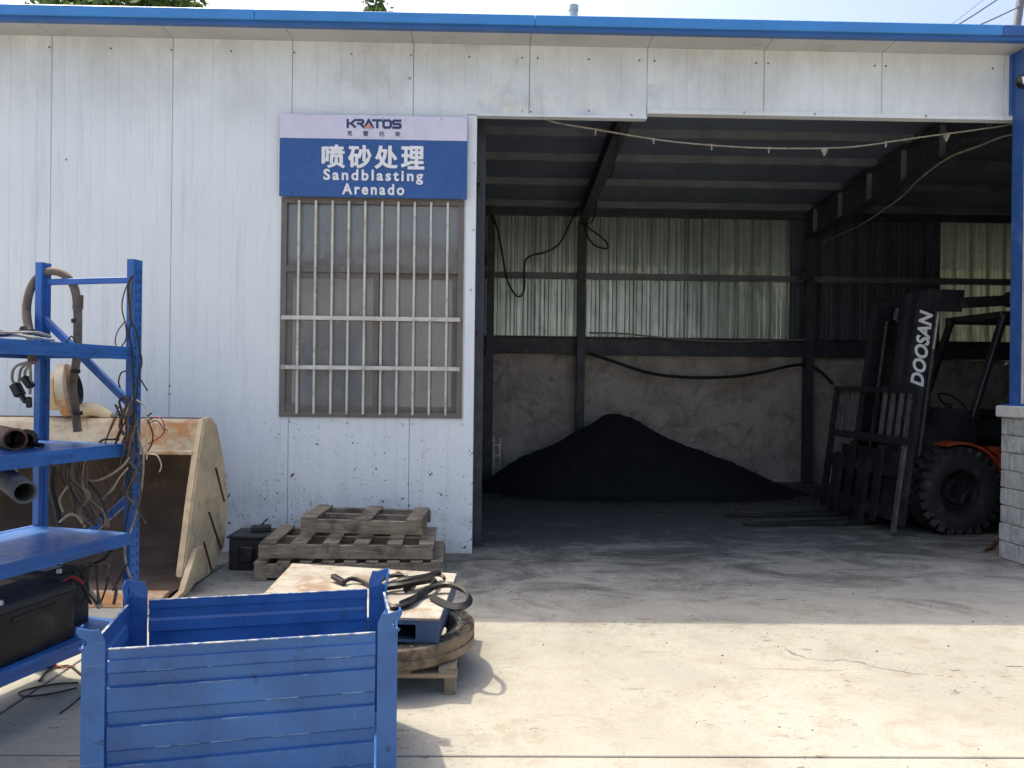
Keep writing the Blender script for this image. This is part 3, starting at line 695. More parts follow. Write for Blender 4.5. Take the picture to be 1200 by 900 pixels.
# ---------------------------------------------------------------- shed across the yard (mirrored in the window glass)
osd = thing('opposite_shed', 'plain pale gabled shed across the yard, mirrored in the window', 'building', (0, -17, 0))
MB().prism([(-16, -.05), (9, -.05), (9, 4.6), (-3.5, 7.2), (-16, 4.6)], -.3, 'xz', 0).build('gable_wall', MAT['soffit'], osd)
for sgn, xa_, xb_ in ((-1, -3.5, -16.6), (1, -3.5, 9.6)):
    za_, zb_ = 7.32, 4.6
    MB().add([(xa_, .5, za_), (xb_, .5, zb_), (xb_, -9, zb_), (xa_, -9, za_), (xa_, .5, za_+.2), (xb_, .5, zb_+.2), (xb_, -9, zb_+.2), (xa_, -9, za_+.2)], [(0,1,2,3),(7,6,5,4),(0,4,5,1),(1,5,6,2),(2,6,7,3),(3,7,4,0)]).build('roof_slope', MAT['purlin'], osd)
MB().box(-8, -4, -.02, .05, -.05, 4.0).build('door', MAT['purlin'], osd)
MB().box(-1.5, .5, -.02, .05, 1.2, 2.6).build('window', MAT['glass'], osd)
MB().box(-16, -15.7, -9, -.3, -.05, 4.55).build('side_wall', MAT['soffit'], osd); MB().box(8.7, 9, -9, -.3, -.05, 4.55).build('side_wall', MAT['soffit'], osd)

# ---------------------------------------------------------------- roof-top bits and sky wires
vp = thing('vent_pipe', 'pale blue vent pipe standing on the roof', 'pipe', (0, 0, 0))
q = PY(672, 18, 9.0)
m = MB(); m.lathe([(.0, 0), (.05, 0), (.05, .85), (0, .85)], 16, Matrix.Translation((q.x, 9.0, roofz(9.0)+.05))); m.build('pipe', MAT['vent'], vp, True)
m = MB(); m.lathe([(0, 0), (.058, 0), (.058, .06), (0, .07)], 16, Matrix.Translation((q.x, 9.0, roofz(9.0)+.05+.80))); m.build('rim', MAT['vent'], vp, True)
zt = PY(672, 6, 9.0).z
for ch_ in vp.children: ch_.location.z = zt-(roofz(9.0)+.05+.87)
m = MB(); m.lathe([(0, 0), (.05, 0), (.05, .9), (0, .9)], 16, Matrix.Translation((q.x, 9.0, roofz(9.0)+.02))); m.build('stub', MAT['vent'], vp, True)
up = thing('utility_pole', 'steel pole leaning beyond the roof at its right end', 'pole', (0, 0, 0))
p0 = PY(1191, 32, 15.0); p1 = PY(1201, -30, 15.0); dr = (p1-p0)
base = p0-dr*(p0.z/dr.z)
m = MB(); m.tube([base, p1+dr*.6], [.11, .07], 12); m.build('shaft', MAT['purlin'], up, True)
m = MB(); m.bar(p1+Vector((-.5, 0, .2)), p1+Vector((.6, 0, .25)), .06, .06); m.build('cross_arm', MAT['purlin'], up)
for n_, (A, B), lab, r in ((0, ((1108, 32), (1168, 0)), 'upper blue-grey guy wire running up from the roof edge', .014), (1, ((1130, 31), (1192, 9)), 'lower blue-grey guy wire running from roof to leaning pole', .014), (2, ((1102, 32), (1152, 0)), 'thinnest guy wire crossing the sky above the roof', .005)):
    a = PY(A[0], A[1]+6, 14.0); c = PY(B[0], B[1], 14.9); d = c-a
    pts = [a-d*.5, a, a+d*.5+Vector((0, 0, -.01)), c, c+d*(.03 if n_ == 1 else .8)]
    m = MB(); m.tube(spline(pts, 4), r, 6); tag(m.build('guy_wire', MAT['wire_blue'], None, True), lab, 'wire', 'guy wires above the roof')
def cluster_tree(name, label, base, h, centres, leaves, size, seed):
    rnd = random.Random(seed); t = thing(name, label, 'tree', base, 0, 'trees behind the workshop')
    tr = MB(); tr.tube(spline([(0, 0, -.1), (.1, .05, h*.3), (-.05, .1, h*.55), (.1, 0, h*.8)], 4), [.2-.12*i/12 for i in range(13)], 10)
    for c in centres:
        z0 = max(h*.25, min(h*.7, c[2]-1.2)); tr.tube(spline([(.02, .04, z0), (c[0]*.5, c[1]*.5, (z0+c[2])*.5+.2), (c[0], c[1], c[2])], 4), [.08-.06*i/8 for i in range(9)], 6)
    tr.build('trunk', MAT['bark'], t, True)
    V = []; F = []
    for c in centres:
        k = int(leaves*c[3]**2)
        for _ in range(k):
            while True:
                d = Vector((rnd.uniform(-1, 1), rnd.uniform(-1, 1), rnd.uniform(-1, 1)))
                if .15 < d.length < 1: break
            d = d*(.7+.5*(mnoise.noise(d*2.3+Vector((seed, c[0], c[2])))+.5)); p = Vector(c[:3])+Vector((d.x*c[3], d.y*c[3], d.z*c[3]*.8))
            a = Vector((rnd.gauss(0, 1), rnd.gauss(0, 1), rnd.gauss(0, .6))).normalized(); b_ = a.cross(Vector((rnd.gauss(0, 1), rnd.gauss(0, 1), rnd.gauss(0, 1)))).normalized()
            s = size*rnd.uniform(.6, 1.3); i0 = len(V)
            V += [p-a*s, p+b_*s*.42, p+a*s, p-b_*s*.42]; F.append((i0, i0+1, i0+2, i0+3))
    me = bpy.data.meshes.new('crown'); me.from_pydata([tuple(v) for v in V], [], F); me.materials.append(MAT['leaf']); link('crown', me, t)
q = PY(150, -25, 22.0)
cluster_tree('tree', 'broad leafy tree whose top shows above the eave at its left end', (q.x, 22, 0), q.z+.4, [(dx, dy, q.z-dz, r) for dx, dy, dz, r in ((-1.3, 0, 1.25, 1.4), (.2, .3, 1.1, 1.5), (1.2, -.3, 1.15, 1.2), (-.4, -.8, 2.6, 1.9), (.9, .6, 2.7, 1.8), (-1.7, .4, 3.0, 1.5))], 900, .14, 3)
q = PY(440, -3, 21.0)
cluster_tree('tree', 'slender tree with a thin tip rising over the eave above the sign', (q.x, 21, 0), q.z+.1, [(0, 0, q.z-.15, .36), (.05, 0, q.z-.9, .75), (.3, .2, q.z-2.2, 1.2), (-.5, 0, q.z-2.6, 1.2), (.1, 0, q.z-3.8, 1.5)], 800, .12, 5)
cluster_tree('tree', 'low spreading tree close behind the sheeted back wall', (-.4, 16.4, 0), 5.6, [(-.6, -.8, 5.7, 1.2), (.9, -1.2, 5.9, 1.2), (2.0, -.9, 6.3, 1.3), (.6, .6, 7.2, 1.5), (2.9, -1.5, 5.7, 1.1), (1.6, -2.2, 5.3, .95), (-1.3, 0, 4.6, 1.3), (.2, -2.3, 5.2, .95), (2.7, -2.3, 5.4, .9), (-1.0, -2.1, 5.4, 1.0)], 320, .12, 8)
cluster_tree('tree', 'bushy tree behind the green sheet of the back wall', (4.6, 16.6, 0), 5.4, [(-.7, -1.1, 5.8, 1.3), (.8, -1.4, 5.7, 1.2), (1.9, -1.3, 5.9, 1.2), (0, .2, 7.0, 1.5), (-.2, -2.3, 5.3, .95), (-1.5, -2.4, 5.4, .95), (1.1, -2.4, 5.4, .9), (2.6, .1, 6.4, 1.3)], 340, .12, 12)

# ================================================================ INSIDE THE SHED
# black grit heap
gx, gy = PY(718, 482, 11.75).x, 11.75; gz = PY(718, 482, 11.75).z
nx, ny = 120, 70; xa, xb, ya, yb = XP+.07, gx+3.3, 10.2, BY-.06
V = []; F = []
for j in range(ny+1):
    for i in range(nx+1):
        x = xa+(xb-xa)*i/nx; y = ya+(yb-ya)*j/ny
        dx = x-gx; dy = y-gy
        sxl = 2.05 if dx < 0 else 2.85
        r = math.hypot(dx/sxl, dy/(1.15 if dy < 0 else 2.3))
        r *= 1+.10*mnoise.noise(Vector((x*.8, y*.8, 1.0)))
        z = gz*(1-r)
        z = gz-abs(gz-z)*1.0
        if r < .14: z = gz*(1-.14)+gz*.10*(1-(r/.14)**2)
        z += .055*mnoise.fractal(Vector((x*1.5, y*1.5, 0)), .8, 2.0, 6) + .012*mnoise.noise(Vector((x*14, y*14, 3)))
        if z < .10: z = .10*math.exp((z-.10)*7)-.022-.02*mnoise.noise(Vector((x*3, y*3, 9)))
        V.append((x, y, z-.004))
for j in range(ny):
    for i in range(nx): F.append((j*(nx+1)+i, j*(nx+1)+i+1, (j+1)*(nx+1)+i+1, (j+1)*(nx+1)+i))
tag(MB().add(V, F).build('grit_heap', MAT['grit'], None, True), 'black heap of blasting grit against the masonry back wall', 'grit heap')
rg_ = random.Random(21); V = []; F = []
for i in range(2600):
    a = rg_.uniform(math.pi*.9, math.pi*2.1); rr = 1+abs(rg_.gauss(0, .22))
    x = gx+math.cos(a)*(2.05 if math.cos(a) < 0 else 2.8)*rr*.95; y = gy+math.sin(a)*1.2*rr
    if x < XP+.15 or y > BY-.2: continue
    q_ = rg_.uniform(.004, .016); k = len(V); t_ = rg_.uniform(0, 6.28)
    for u in range(3): V.append((x+q_*math.cos(t_+u*2.09), y+q_*math.sin(t_+u*2.09), -.001))
    V.append((x, y, q_*.9)); F += [(k, k+1, k+3), (k+1, k+2, k+3), (k+2, k, k+3)]
tag(MB().add(V, F).build('spilled_grit', MAT['grit']), 'loose black grit scattered at the foot of the heap', 'grit', kind='stuff')
# small pale rack leaning at the back left
q = PY(578, 556, 12.55); sh = thing('wire_rack', 'small pale metal rack standing left of the grit heap', 'rack', (q.x, 12.5, 0))
m = MB(); m.box(0, .012, 0, .012, 0, .72); m.build('upright', MAT['clamp'], sh); m = MB(); m.box(.10, .112, 0, .012, 0, .72); m.build('upright', MAT['clamp'], sh)
for z in (.06, .24, .42, .60): MB().box(.012, .10, .002, .010, z, z+.014).build('rung', MAT['clamp'], sh)
def cable(name, label, pts, r, mat, group=None, sub=6, n=8, cat='cable'):
    m = MB(); m.tube(spline(pts, sub), r, n); return tag(m.build(name, MAT[mat], None, True), label, cat, group)
cw = thing('festoon_cable', 'thin pale cable with clips sagging across the doorway top', 'cable', (0, 0, 0))
pts = [PY(x, y, 7.42) for x, y in ((636, 130), (645, 142), (700, 152), (780, 165), (860, 172), (930, 174), (1000, 172), (1070, 162), (1130, 154), (1186, 146), (1200, 144))]
pts[0].y = 7.5
m = MB(); m.tube(spline(pts, 5), .008, 6); m.build('wire', MAT['wire_grey'], cw, True)
for x, y in ((698, 152), (766, 163), (834, 170), (901, 173.5), (966, 174), (1038, 167), (1109, 157)):
    p = PY(x, y, 7.42); m = MB(); m.tube([p+Vector((0, 0, .01)), p+Vector((0, 0, -.05))], [.012, .006], 6)
    if x in (966, 1109): m.tube([p+Vector((0, 0, -.0)), p+Vector((0, 0, -.02)), p+Vector((0, 0, -.075))], [.03, .034, .006], 8)
    m.build('clip', MAT['wire_grey'], cw, True)
cable('power_cable', 'thin black cable drooping in a long loop left of the middle column', [PY(x, y, 12.45) for x, y in ((575, 249), (583, 268), (589, 300), (595, 330), (606, 347), (614, 340), (615, 308), (622, 300), (640, 295), (655, 286), (665, 268), (676, 244))], .016, 'wire_black')
cable('power_cable', 'short black cable loop hanging right of the middle column', [PY(x, y, 12.40) for x, y in ((681, 250), (686, 268), (690, 280), (700, 289), (712, 291), (710, 283), (700, 274), (688, 265), (686, 252))], .016, 'wire_black')
cable('power_cable', 'black cable running down the rafter to the middle column', [PY(x, y, Y) for x, y, Y in ((728, 147, 7.9), (722, 178, 9.3), (716, 205, 10.6), (703, 212, 11.0), (700, 232, 12.0), (696, 255, 12.45), (690, 262, 12.5), (680, 262, 12.52))], .012, 'wire_black')
cable('power_cable', 'thick black cable sagging across the masonry under the sill beam', [PY(x, y, 12.58) for x, y in ((690, 414), (720, 424), (760, 437), (800, 442), (850, 442), (890, 437), (925, 429), (947, 428), (962, 436), (976, 450))], .026, 'wire_black')
cable('power_cable', 'grey cable lying along the top of the sill beam', [PY(x, y, 12.62) for x, y in ((690, 390), (730, 391), (790, 397), (850, 400), (900, 399), (944, 398))], .014, 'wire_grey')
cable('power_cable', 'pale taped cable following the girder underside', [PY(x, y, Y) for x, y, Y in ((962, 284, 12.4), (1000, 268, 11.2), (1030, 250, 10.2), (1060, 228, 9.6), (1075, 212, 9.1), (1110, 186, 8.4), (1150, 170, 7.9), (1175, 160, 7.6), (1200, 156, 7.45))], .011, 'wire_grey')
# loose steel bars and a crowbar on the floor
for (A, B, r, lab) in (((868, 600), (958, 604), .012, 'rusty steel rod lying in front of the forklift forks'),):
    a, b_ = PZ(A[0], A[1], .013), PZ(B[0], B[1], .013); m = MB(); m.tube([a, b_], r, 8); tag(m.build('steel_rod', MAT['pipe_brown'], None, True), lab, 'rod')
pts = [PZ(1153, 645, .02), PZ(1163, 640, .03), PY(1170, 633, PZ(1165, 645, 0).y), PY(1180, 628, PZ(1165, 645, 0).y+.05)]
m = MB(); m.tube(spline(pts, 4), [.012]*3+[.02]*10, 8); tag(m.build('scrap_bar', MAT['pipe_brown'], None, True), 'bent scrap bar leaning against the block pier foot', 'scrap')

# ---------------------------------------------------------------- forklift
FO = Vector((5.04, 9.08, 0))
fk = thing('forklift', 'black and orange forklift parked inside with its mast tilted back', 'forklift', FO, math.pi+.087)
TR, TW = .47, .28
def wheel(x, y, r, wd, side):
    m = MB(); rot = Matrix.Translation((x, y, r)) @ Matrix.Rotation(R_(-90*side), 4, 'X')
    h = wd/2
    prof = [(r*.52, -h*.9), (r*.60, -h), (r*.82, -h*1.04), (r*.93, -h*.95), (r*.955, -h*.75), (r*.955, h*.75), (r*.93, h*.95), (r*.82, h*1.04), (r*.60, h), (r*.52, h*.9)]
    m.lathe(prof, 48, rot)
    o = m.build('wheel', MAT['tyre'], fk, True)
    l = MB(); n = 26
    for k in range(n):
        for s in (-1, 1):
            a = 2*math.pi*(k+(.5 if s > 0 else 0))/n
            mm = rot @ Matrix.Rotation(a, 4, 'Z') @ Matrix.Translation((r*.955, 0, s*h*.53)) @ Matrix.Rotation(R_(18*s), 4, 'X')
            hx, hy, hz = .045*r/.47, r*.075, h*.46
            V = [mm @ Vector((px*hx, py*hy, pz*hz)) for pz in (-1, 1) for py in (-1, 1) for px in (-1, 1)]
            l.add(V, [(0,2,3,1),(4,5,7,6),(0,1,5,4),(2,6,7,3),(0,4,6,2),(1,3,7,5)])
    t = l.build('tread_lugs', MAT['tyre'], o); t['kind'] = 'stuff'
    rm = MB(); rm.lathe([(.0, h*.30), (r*.20, h*.34), (r*.22, h*.50), (r*.30, h*.50), (r*.33, h*.22), (r*.46, h*.25), (r*.50, h*.85), (r*.55, h*.95), (r*.55, h*.80), (r*.5, -h*.8)], 36, rot)
    for k in range(6):
        a = k*math.pi/3; rm.cbox(rot @ Vector((r*.26*math.cos(a), r*.26*math.sin(a), h*.54)), (.03, .03, .03), None, .005)
    rm.build('rim', MAT['fork_black'], o, True)
for s in (-1, 1):
    wheel(0, s*.62, TR, TW, s); wheel(-2.0, s*.52, .36, .22, s)
tl = .13     # backward lean of the mast
def lean(x, y, z): return Vector((x-tl*z, y, z))
def leanbox(m, x0, x1, y0, y1, z0, z1):
    V = [lean(x, y, z) for z in (z0, z1) for y in (y0, y1) for x in (x0, x1)]
    m.add(V, [(0,2,3,1),(4,5,7,6),(0,1,5,4),(2,6,7,3),(0,4,6,2),(1,3,7,5)])
MX0 = .44
for s in (-1, 1):
    m = MB(); ya, yb = (s*.44, s*.455); leanbox(m, MX0, MX0+.24, min(ya, yb), max(ya, yb), .12, 2.72)
    leanbox(m, MX0+.20, MX0+.24, min(s*.36, s*.44), max(s*.36, s*.44), .12, 2.72); leanbox(m, MX0, MX0+.03, min(s*.36, s*.44), max(s*.36, s*.44), .12, 2.72)
    m.build('mast_rail', MAT['fork_black'], fk)
    m = MB(); leanbox(m, MX0+.04, MX0+.30, min(s*.33, s*.355), max(s*.33, s*.355), .2, 2.68); leanbox(m, MX0+.27, MX0+.30, min(s*.26, s*.33), max(s*.26, s*.33), .2, 2.68)
    m.build('inner_rail', MAT['fork_black'], fk)
    m = MB(); m.tube([lean(MX0-.06, s*.40, .3), lean(MX0-.06, s*.40, 2.05)], .045, 12); m.build('lift_cylinder', MAT['fork_black'], fk, True)
    m = MB(); m.tube([lean(MX0-.06, s*.40, 2.05), lean(MX0-.06, s*.40, 2.6)], .026, 10); m.build('piston_rod', MAT['clamp'], fk, True)
    m = MB(); m.tube(spline([lean(MX0-.02, s*.30, .5), lean(MX0-.02, s*.31, 1.4), lean(MX0-.02, s*.28, 2.3), lean(MX0+.08, s*.25, 2.45)], 4), .014, 8); m.build('hydraulic_hose', MAT['rubber'], fk, True)
    m = MB(); m.tube([(.12, s*.34, .75), (lean(MX0, s*.38, .95))], .05, 10); m.build('tilt_cylinder', MAT['fork_black'], fk, True)
m = MB(); leanbox(m, MX0-.30, MX0+.14, .456, .475, 2.48, 2.73); leanbox(m, MX0-.0, MX0+.10, -.475, .456, 2.60, 2.72); m.build('mast_crosshead', MAT['fork_black'], fk)
for z in (.25, 1.15): m = MB(); leanbox(m, MX0+.0, MX0+.06, -.44, .44, z, z+.12); m.build('mast_cross_tie', MAT['fork_black'], fk)
for s in (-1, 1):
    m = MB()
    for k in range(34): leanbox(m, MX0+.20, MX0+.215 if k % 2 else MX0+.222, s*.14-(.014 if k % 2 else .009), s*.14+(.014 if k % 2 else .009), .72+k*.05, .72+k*.05+.044)
    o = m.build('lift_chain', MAT['fork_grey'], fk); o['kind'] = 'stuff'
m = MB(); leanbox(m, MX0+.10, MX0+.12, -.25, .25, .5, 2.4); m.build('mast_guard_screen', MAT['black_plastic'], fk)
# DOOSAN on the rail's outer face, reading upwards
mx = Matrix.Translation(lean(MX0+.115, .458, 2.06)) @ Matrix.Rotation(math.pi, 4, 'Z') @ Matrix.Rotation(R_(90), 4, 'X') @ Matrix.Rotation(R_(90)-math.atan(tl), 4, 'Z')
text_mesh('DOOSAN', 1, 'lettering', MAT['print_white'], fk, bold=.035, space=1.02, shear=.22, mx=mx, width=.86, height=.165)
# carriage, backrest, forks
CXF = MX0+.30
for z in (.16, .62):
    m = MB(); leanbox(m, CXF, CXF+.06, -.86, .86, z, z+.13); m.build('carriage_bar', MAT['fork_black'], fk)
m = MB()
for s in (-1, 1): leanbox(m, CXF+.005, CXF+.055, min(s*.81, s*.87), max(s*.81, s*.87), .12, 1.62)
leanbox(m, CXF+.004, CXF+.056, -.81, .81, 1.55, 1.62); leanbox(m, CXF+.004, CXF+.056, -.81, .81, .98, 1.07)
m.build('load_backrest', MAT['fork_black'], fk)
for i in range(10):
    y = -.70+i*.155
    if i in (4,): continue
    m = MB(); leanbox(m, CXF+.012, CXF+.045, y-.022, y+.022, 1.07, 1.55); m.build('backrest_bar', MAT['fork_grey'] if i not in (3, 5) else MAT['fork_black'], fk)
for y in (.10, -.48):
    m = MB()
    leanbox(m, CXF+.062, CXF+.115, y-.075, y+.075, .06, .80)
    m.add([(CXF+.05, y-.075, .012), (CXF+.05, y+.075, .012), (CXF+.05, y+.075, .07), (CXF+.05, y-.075, .07), (CXF+1.45, y-.05, .010), (CXF+1.45, y+.05, .010), (CXF+1.45, y+.05, .026), (CXF+1.45, y-.05, .026)], [(0,1,2,3),(4,7,6,5),(0,4,5,1),(1,5,6,2),(2,6,7,3),(3,7,4,0)])
    m.build('fork', MAT['fork_black'], fk)
for y in (.78,):
    m = MB(); leanbox(m, CXF+.062, CXF+.09, y-.03, y+.03, .05, .98); m.build('side_shift_bar', MAT['fork_grey'], fk)
for y in (-.74, -.22, .36):
    m = MB(); leanbox(m, CXF+.058, CXF+.085, y-.05, y+.05, .10, .96); m.build('carriage_plate', MAT['fork_black'], fk)
m = MB(); leanbox(m, CXF-.03, CXF-.002, -.60, .60, .16, .90); m.build('carriage_back', MAT['fork_black'], fk)
# chassis, cowl, fenders, counterweight
m = MB(); m.cbox((-.95, 0, .52), (2.3, .86, .42), None, .04); m.build('chassis', MAT['fork_black'], fk)
m = MB(); m.prism([(.26, .60), (.26, 1.02), (.10, 1.34), (-.24, 1.38), (-.34, 1.20), (-.34, .60)], 1.04, 'xz', -.52); m.build('dash_cowl', MAT['fork_black'], fk)
for s in (-1, 1):
    m = MB(); n = 14; r0, r1 = TR+.055, TR+.082
    arc = [(r1*math.cos(a), TR+r1*math.sin(a)) for a in [R_(72+125*i/n) for i in range(n+1)]] + [(r0*math.cos(a), TR+r0*math.sin(a)) for a in [R_(197-125*i/n) for i in range(n+1)]]
    for i in range(n):
        quad = [arc[i], arc[i+1], arc[2*n-i], arc[2*n+1-i]]
        m.prism(quad, .28*s, 'xz', .47*s)
    m.build('fender', MAT['fork_orange'], fk)
    m = MB(); m.prism([(-.50, .58), (-.46, .86), (-.30, .97), (-1.75, .97), (-1.75, .52), (-.55, .46)], .07*s, 'xz', .66*s); m.build('side_panel', MAT['fork_orange'], fk)
    m = MB(); m.box(-.95, -.50, min(.5*s, .72*s), max(.5*s, .72*s), .40, .44); m.build('step', MAT['fork_black'], fk)
m = MB(); m.cbox((-1.35, 0, 1.10), (1.0, .95, .30), None, .06); m.build('engine_hood', MAT['fork_black'], fk)
m = MB(); m.prism([(-1.75, .35), (-1.75, 1.30), (-2.10, 1.34), (-2.62, 1.16), (-2.74, .75), (-2.66, .35)], 1.2, 'xz', -.6); m.build('counterweight', MAT['fork_orange'], fk)
st = MB(); st.cbox((-1.15, 0, 1.31), (.52, .50, .12), None, .04); so_ = st.build('seat', MAT['black_plastic'], fk)
st = MB(); st.cbox((-1.42, 0, 1.60), (.14, .48, .56), Matrix.Rotation(R_(-12), 3, 'Y'), .05); st.build('backrest', MAT['black_plastic'], so_)
m = MB(); m.tube([(-.10, 0, 1.05), (-.40, 0, 1.42)], .03, 10); m.lathe([(.17, -.012), (.185, 0), (.17, .012), (.155, 0)], 28, Matrix.Translation((-.42, 0, 1.44)) @ Matrix.Rotation(R_(-40), 4, 'Y'), True); m.build('steering_wheel', MAT['black_plastic'], fk, True)
# overhead guard
gd = MB()
for s in (-1, 1):
    gd.bar((-.22, s*.47, .95), (-.72, s*.45, 2.46), .06, .09, (0, 1, 0), .008); gd.bar((-1.95, s*.45, 1.25), (-1.85, s*.45, 2.46), .06, .08, (0, 1, 0), .008)
    gd.bar((-.66, s*.45, 2.46), (-1.90, s*.45, 2.46), .07, .08, (0, 0, 1), .008)
for x in (-.72, -.95, -1.18, -1.41, -1.64, -1.87): gd.bar((x, -.44, 2.47), (x, .44, 2.47), .03, .07, (0, 0, 1))
go = gd.build('overhead_guard', MAT['fork_black'], fk)
m = MB(); m.bar((-.72, .50, 1.0+.02), (-.94, .50, 1.72), .012, .02, (0, 1, 0)); m.build('grab_rail', MAT['clamp'], go)
m = MB(); m.prism([(-.16, 2.52), (-.16, 2.64), (-.72, 2.68), (-.72, 2.56)], .06, 'xz', .46); m.build('lamp_arm', MAT['fork_black'], fk)
hl = MB(); hl.cbox((-.80, .52, 2.63), (.22, .15, .17), None, .03); ho = hl.build('headlight', MAT['black_plastic'], fk)
m = MB(); m.lathe([(0, .012), (.045, .008), (.06, 0)], 16, Matrix.Translation((-.80, .594, 2.63)) @ Matrix.Rotation(R_(-90), 4, 'X')); m.build('lens', MAT['lamp_glass'], ho, True)

# ================================================================ YARD THINGS
# ---------------------------------------------------------------- pallets
def pallet(label, loc, rz, W, D, nb, wood, h=.125, bottom=True, tilt=(0, 0), bw=.10, skip=()):
    t = thing('pallet', label, 'pallet', loc, rz, 'wooden pallets'); t.rotation_euler = (tilt[0], tilt[1], rz)
    rnd = random.Random(int(W*1000+nb))
    sm = MB().cbox((0, 0, 0), (W, .045, h-.04), None, .004).data('stringer', MAT[wood])
    for y in (.0225, D/2, D-.0225):
        o = link('stringer', sm, t); o.location = (W/2, y, (h-.04)/2+.02)
    bm_ = MB().cbox((0, 0, 0), (bw, D, .02), None, .003).data('deck_board', MAT[wood])
    for i in range(nb):
        if i in skip: continue
        o = link('deck_board', bm_, t); o.location = (bw/2+(W-bw)*i/(nb-1)+rnd.uniform(-.012, .012), D/2, h-.0095); o.rotation_euler.z = rnd.uniform(-.012, .012)
    if bottom:
        for i in range(3):
            o = link('bottom_board', bm_, t); o.location = (bw/2+(W-bw)*i/2, D/2, .0105)
    return t
p = PZ(316, 676, 0)
pa = PZ(318, 672, 0)
pallet('lowest pallet of the stack by the wall, wide and nearly black', (-1.93, 6.18, 0.0), .06, 1.52, .80, 9, 'wood_old', .15)
pb = PZ(312, 642, .15); pb = Vector((PY(313, 640, 6.38).x, 6.38, .153))
pallet('middle pallet of the stack by the wall with six spaced boards', (-1.91, 6.22, .152), .05, 1.40, .74, 6, 'wood_old', .15, False, (0, .012), .125)
pc = PY(356, 622, 6.55)
pallet('topmost small pallet of the stack by the wall with three boards', (pc.x, 6.44, .322), -.03, 1.02, .58, 3, 'wood_old', .15, False, (.02, .012), .13)
rp = thing('pallet', 'pale pallet on tall feet under the gear ring', 'pallet', (-1.24, 3.95, 0), 0, 'wooden pallets')
sm = MB().cbox((0, 0, 0), (.06, .075, .086), None, .004).data('foot', MAT['wood_old'])
for x in (.03, .52, 1.015):
    for y in (.035, .45, .86):
        o = link('foot', sm, rp); o.location = (x, y, .043)
for y in (.035, .45, .86): MB().cbox((.525, y, .098), (1.05, .085, .024), None, .003).build('bearer', MAT['wood_new'], rp)
for x in (.05, .28, .53, .77, 1.00): MB().cbox((x, .45, .125), (.09, .92, .030), None, .003).build('deck_board', MAT['wood_old'], rp)

# ---------------------------------------------------------------- gear ring on its pallet
rg = thing('gear_ring', 'big rusty slewing ring with inner teeth lying on the pale pallet', 'gear ring', (-.588, 4.33, .141))
rg.scale = (.95, .95, 1.15)
m = MB(); m.lathe([(.432, 0), (.490, 0), (.50, .008), (.50, .044), (.494, .048), (.494, .056), (.50, .060), (.50, .092), (.490, .10)], 96); m.build('outer_race', MAT['ring'], rg, True)
m = MB(); m.lathe([(.4905, .0995), (.470, .1005), (.466, .096), (.450, .096), (.446, .1005), (.425, .1005), (.425, 0.0)], 96); rt = m.build('top_face', MAT['ring_top'], rg, True)
bh = MB(); bh.lathe([(0, .004), (.011, .003), (.012, 0)], 8); bhd = bh.data('bolt', MAT['dusty_black'])
for k in range(32):
    a = 2*math.pi*k/32; o = link('bolt', bhd, rt); o.location = (.458*math.cos(a), .458*math.sin(a), .0965)
tm = MB(); nt_ = 84
for k in range(nt_):
    a = 2*math.pi*k/nt_; ta = math.pi/nt_
    pr = [(.429, a-ta*.85), (.427, a+ta*.85), (.388, a+ta*.35), (.388, a-ta*.35)]
    pts = [(r*math.cos(t), r*math.sin(t)) for r, t in pr]; tm.prism(pts, .085, 'xy', .010)
tm.lathe([(.426, .010), (.4255, .095)], 96)
tm.build('teeth', MAT['teeth'], rg)

# ---------------------------------------------------------------- cabinet lying on the ring, belts on it
CZ0, CZ1 = .258, .385
cbr = PZ(535, 672, CZ1); cfr = PZ(515, 725, CZ1); cbl = PZ(343, 660, CZ1)
cb = thing('steel_cabinet', 'flat blue steel cabinet with stained white top lying across the gear ring', 'cabinet', (0, 0, 0))
fl_ = Vector((cbl.x+.05, cfr.y+.06, 0))
top = [(cfr.x, cfr.y), (cbr.x, cbr.y), (cbl.x, cbl.y), (fl_.x, fl_.y)]
m = MB(); m.prism(top, .012, 'xy', CZ1-.012); m.build('top_plate', MAT['cabinet_top'], cb)
cen = Vector((sum(p[0] for p in top)/4, sum(p[1] for p in top)/4))
ins = [tuple(cen+(Vector(p)-cen)*.985) for p in top]
# body as four walls and base, with the square opening in its front
A, Bc, Cc, Dd = ins[3], ins[0], ins[1], ins[2]
m = MB()
def wallq(p, q, z0, z1, t=.01):
    a = Vector((p[0], p[1], 0)); b_ = Vector((q[0], q[1], 0)); m.bar(a+Vector((0, 0, (z0+z1)/2)), b_+Vector((0, 0, (z0+z1)/2)), t, z1-z0)
wallq(Bc, Cc, CZ0, CZ1-.013); wallq(Cc, Dd, CZ0, CZ1-.013); wallq(Dd, A, CZ0, CZ1-.013)
lerp = lambda t: (A[0]+(Bc[0]-A[0])*t, A[1]+(Bc[1]-A[1])*t)
wallq(lerp(0), lerp(.70), CZ0, CZ1-.013); wallq(lerp(.885), lerp(1), CZ0, CZ1-.013); wallq(lerp(.70), lerp(.885), CZ1-.035, CZ1-.013); wallq(lerp(.70), lerp(.885), CZ0, CZ0+.012)
m.prism(ins, .006, 'xy', CZ0); m.build('body', MAT['cabinet_blue'], cb)
def on_top(px, py, dz=.018): return PZ(px, py, CZ1+dz)
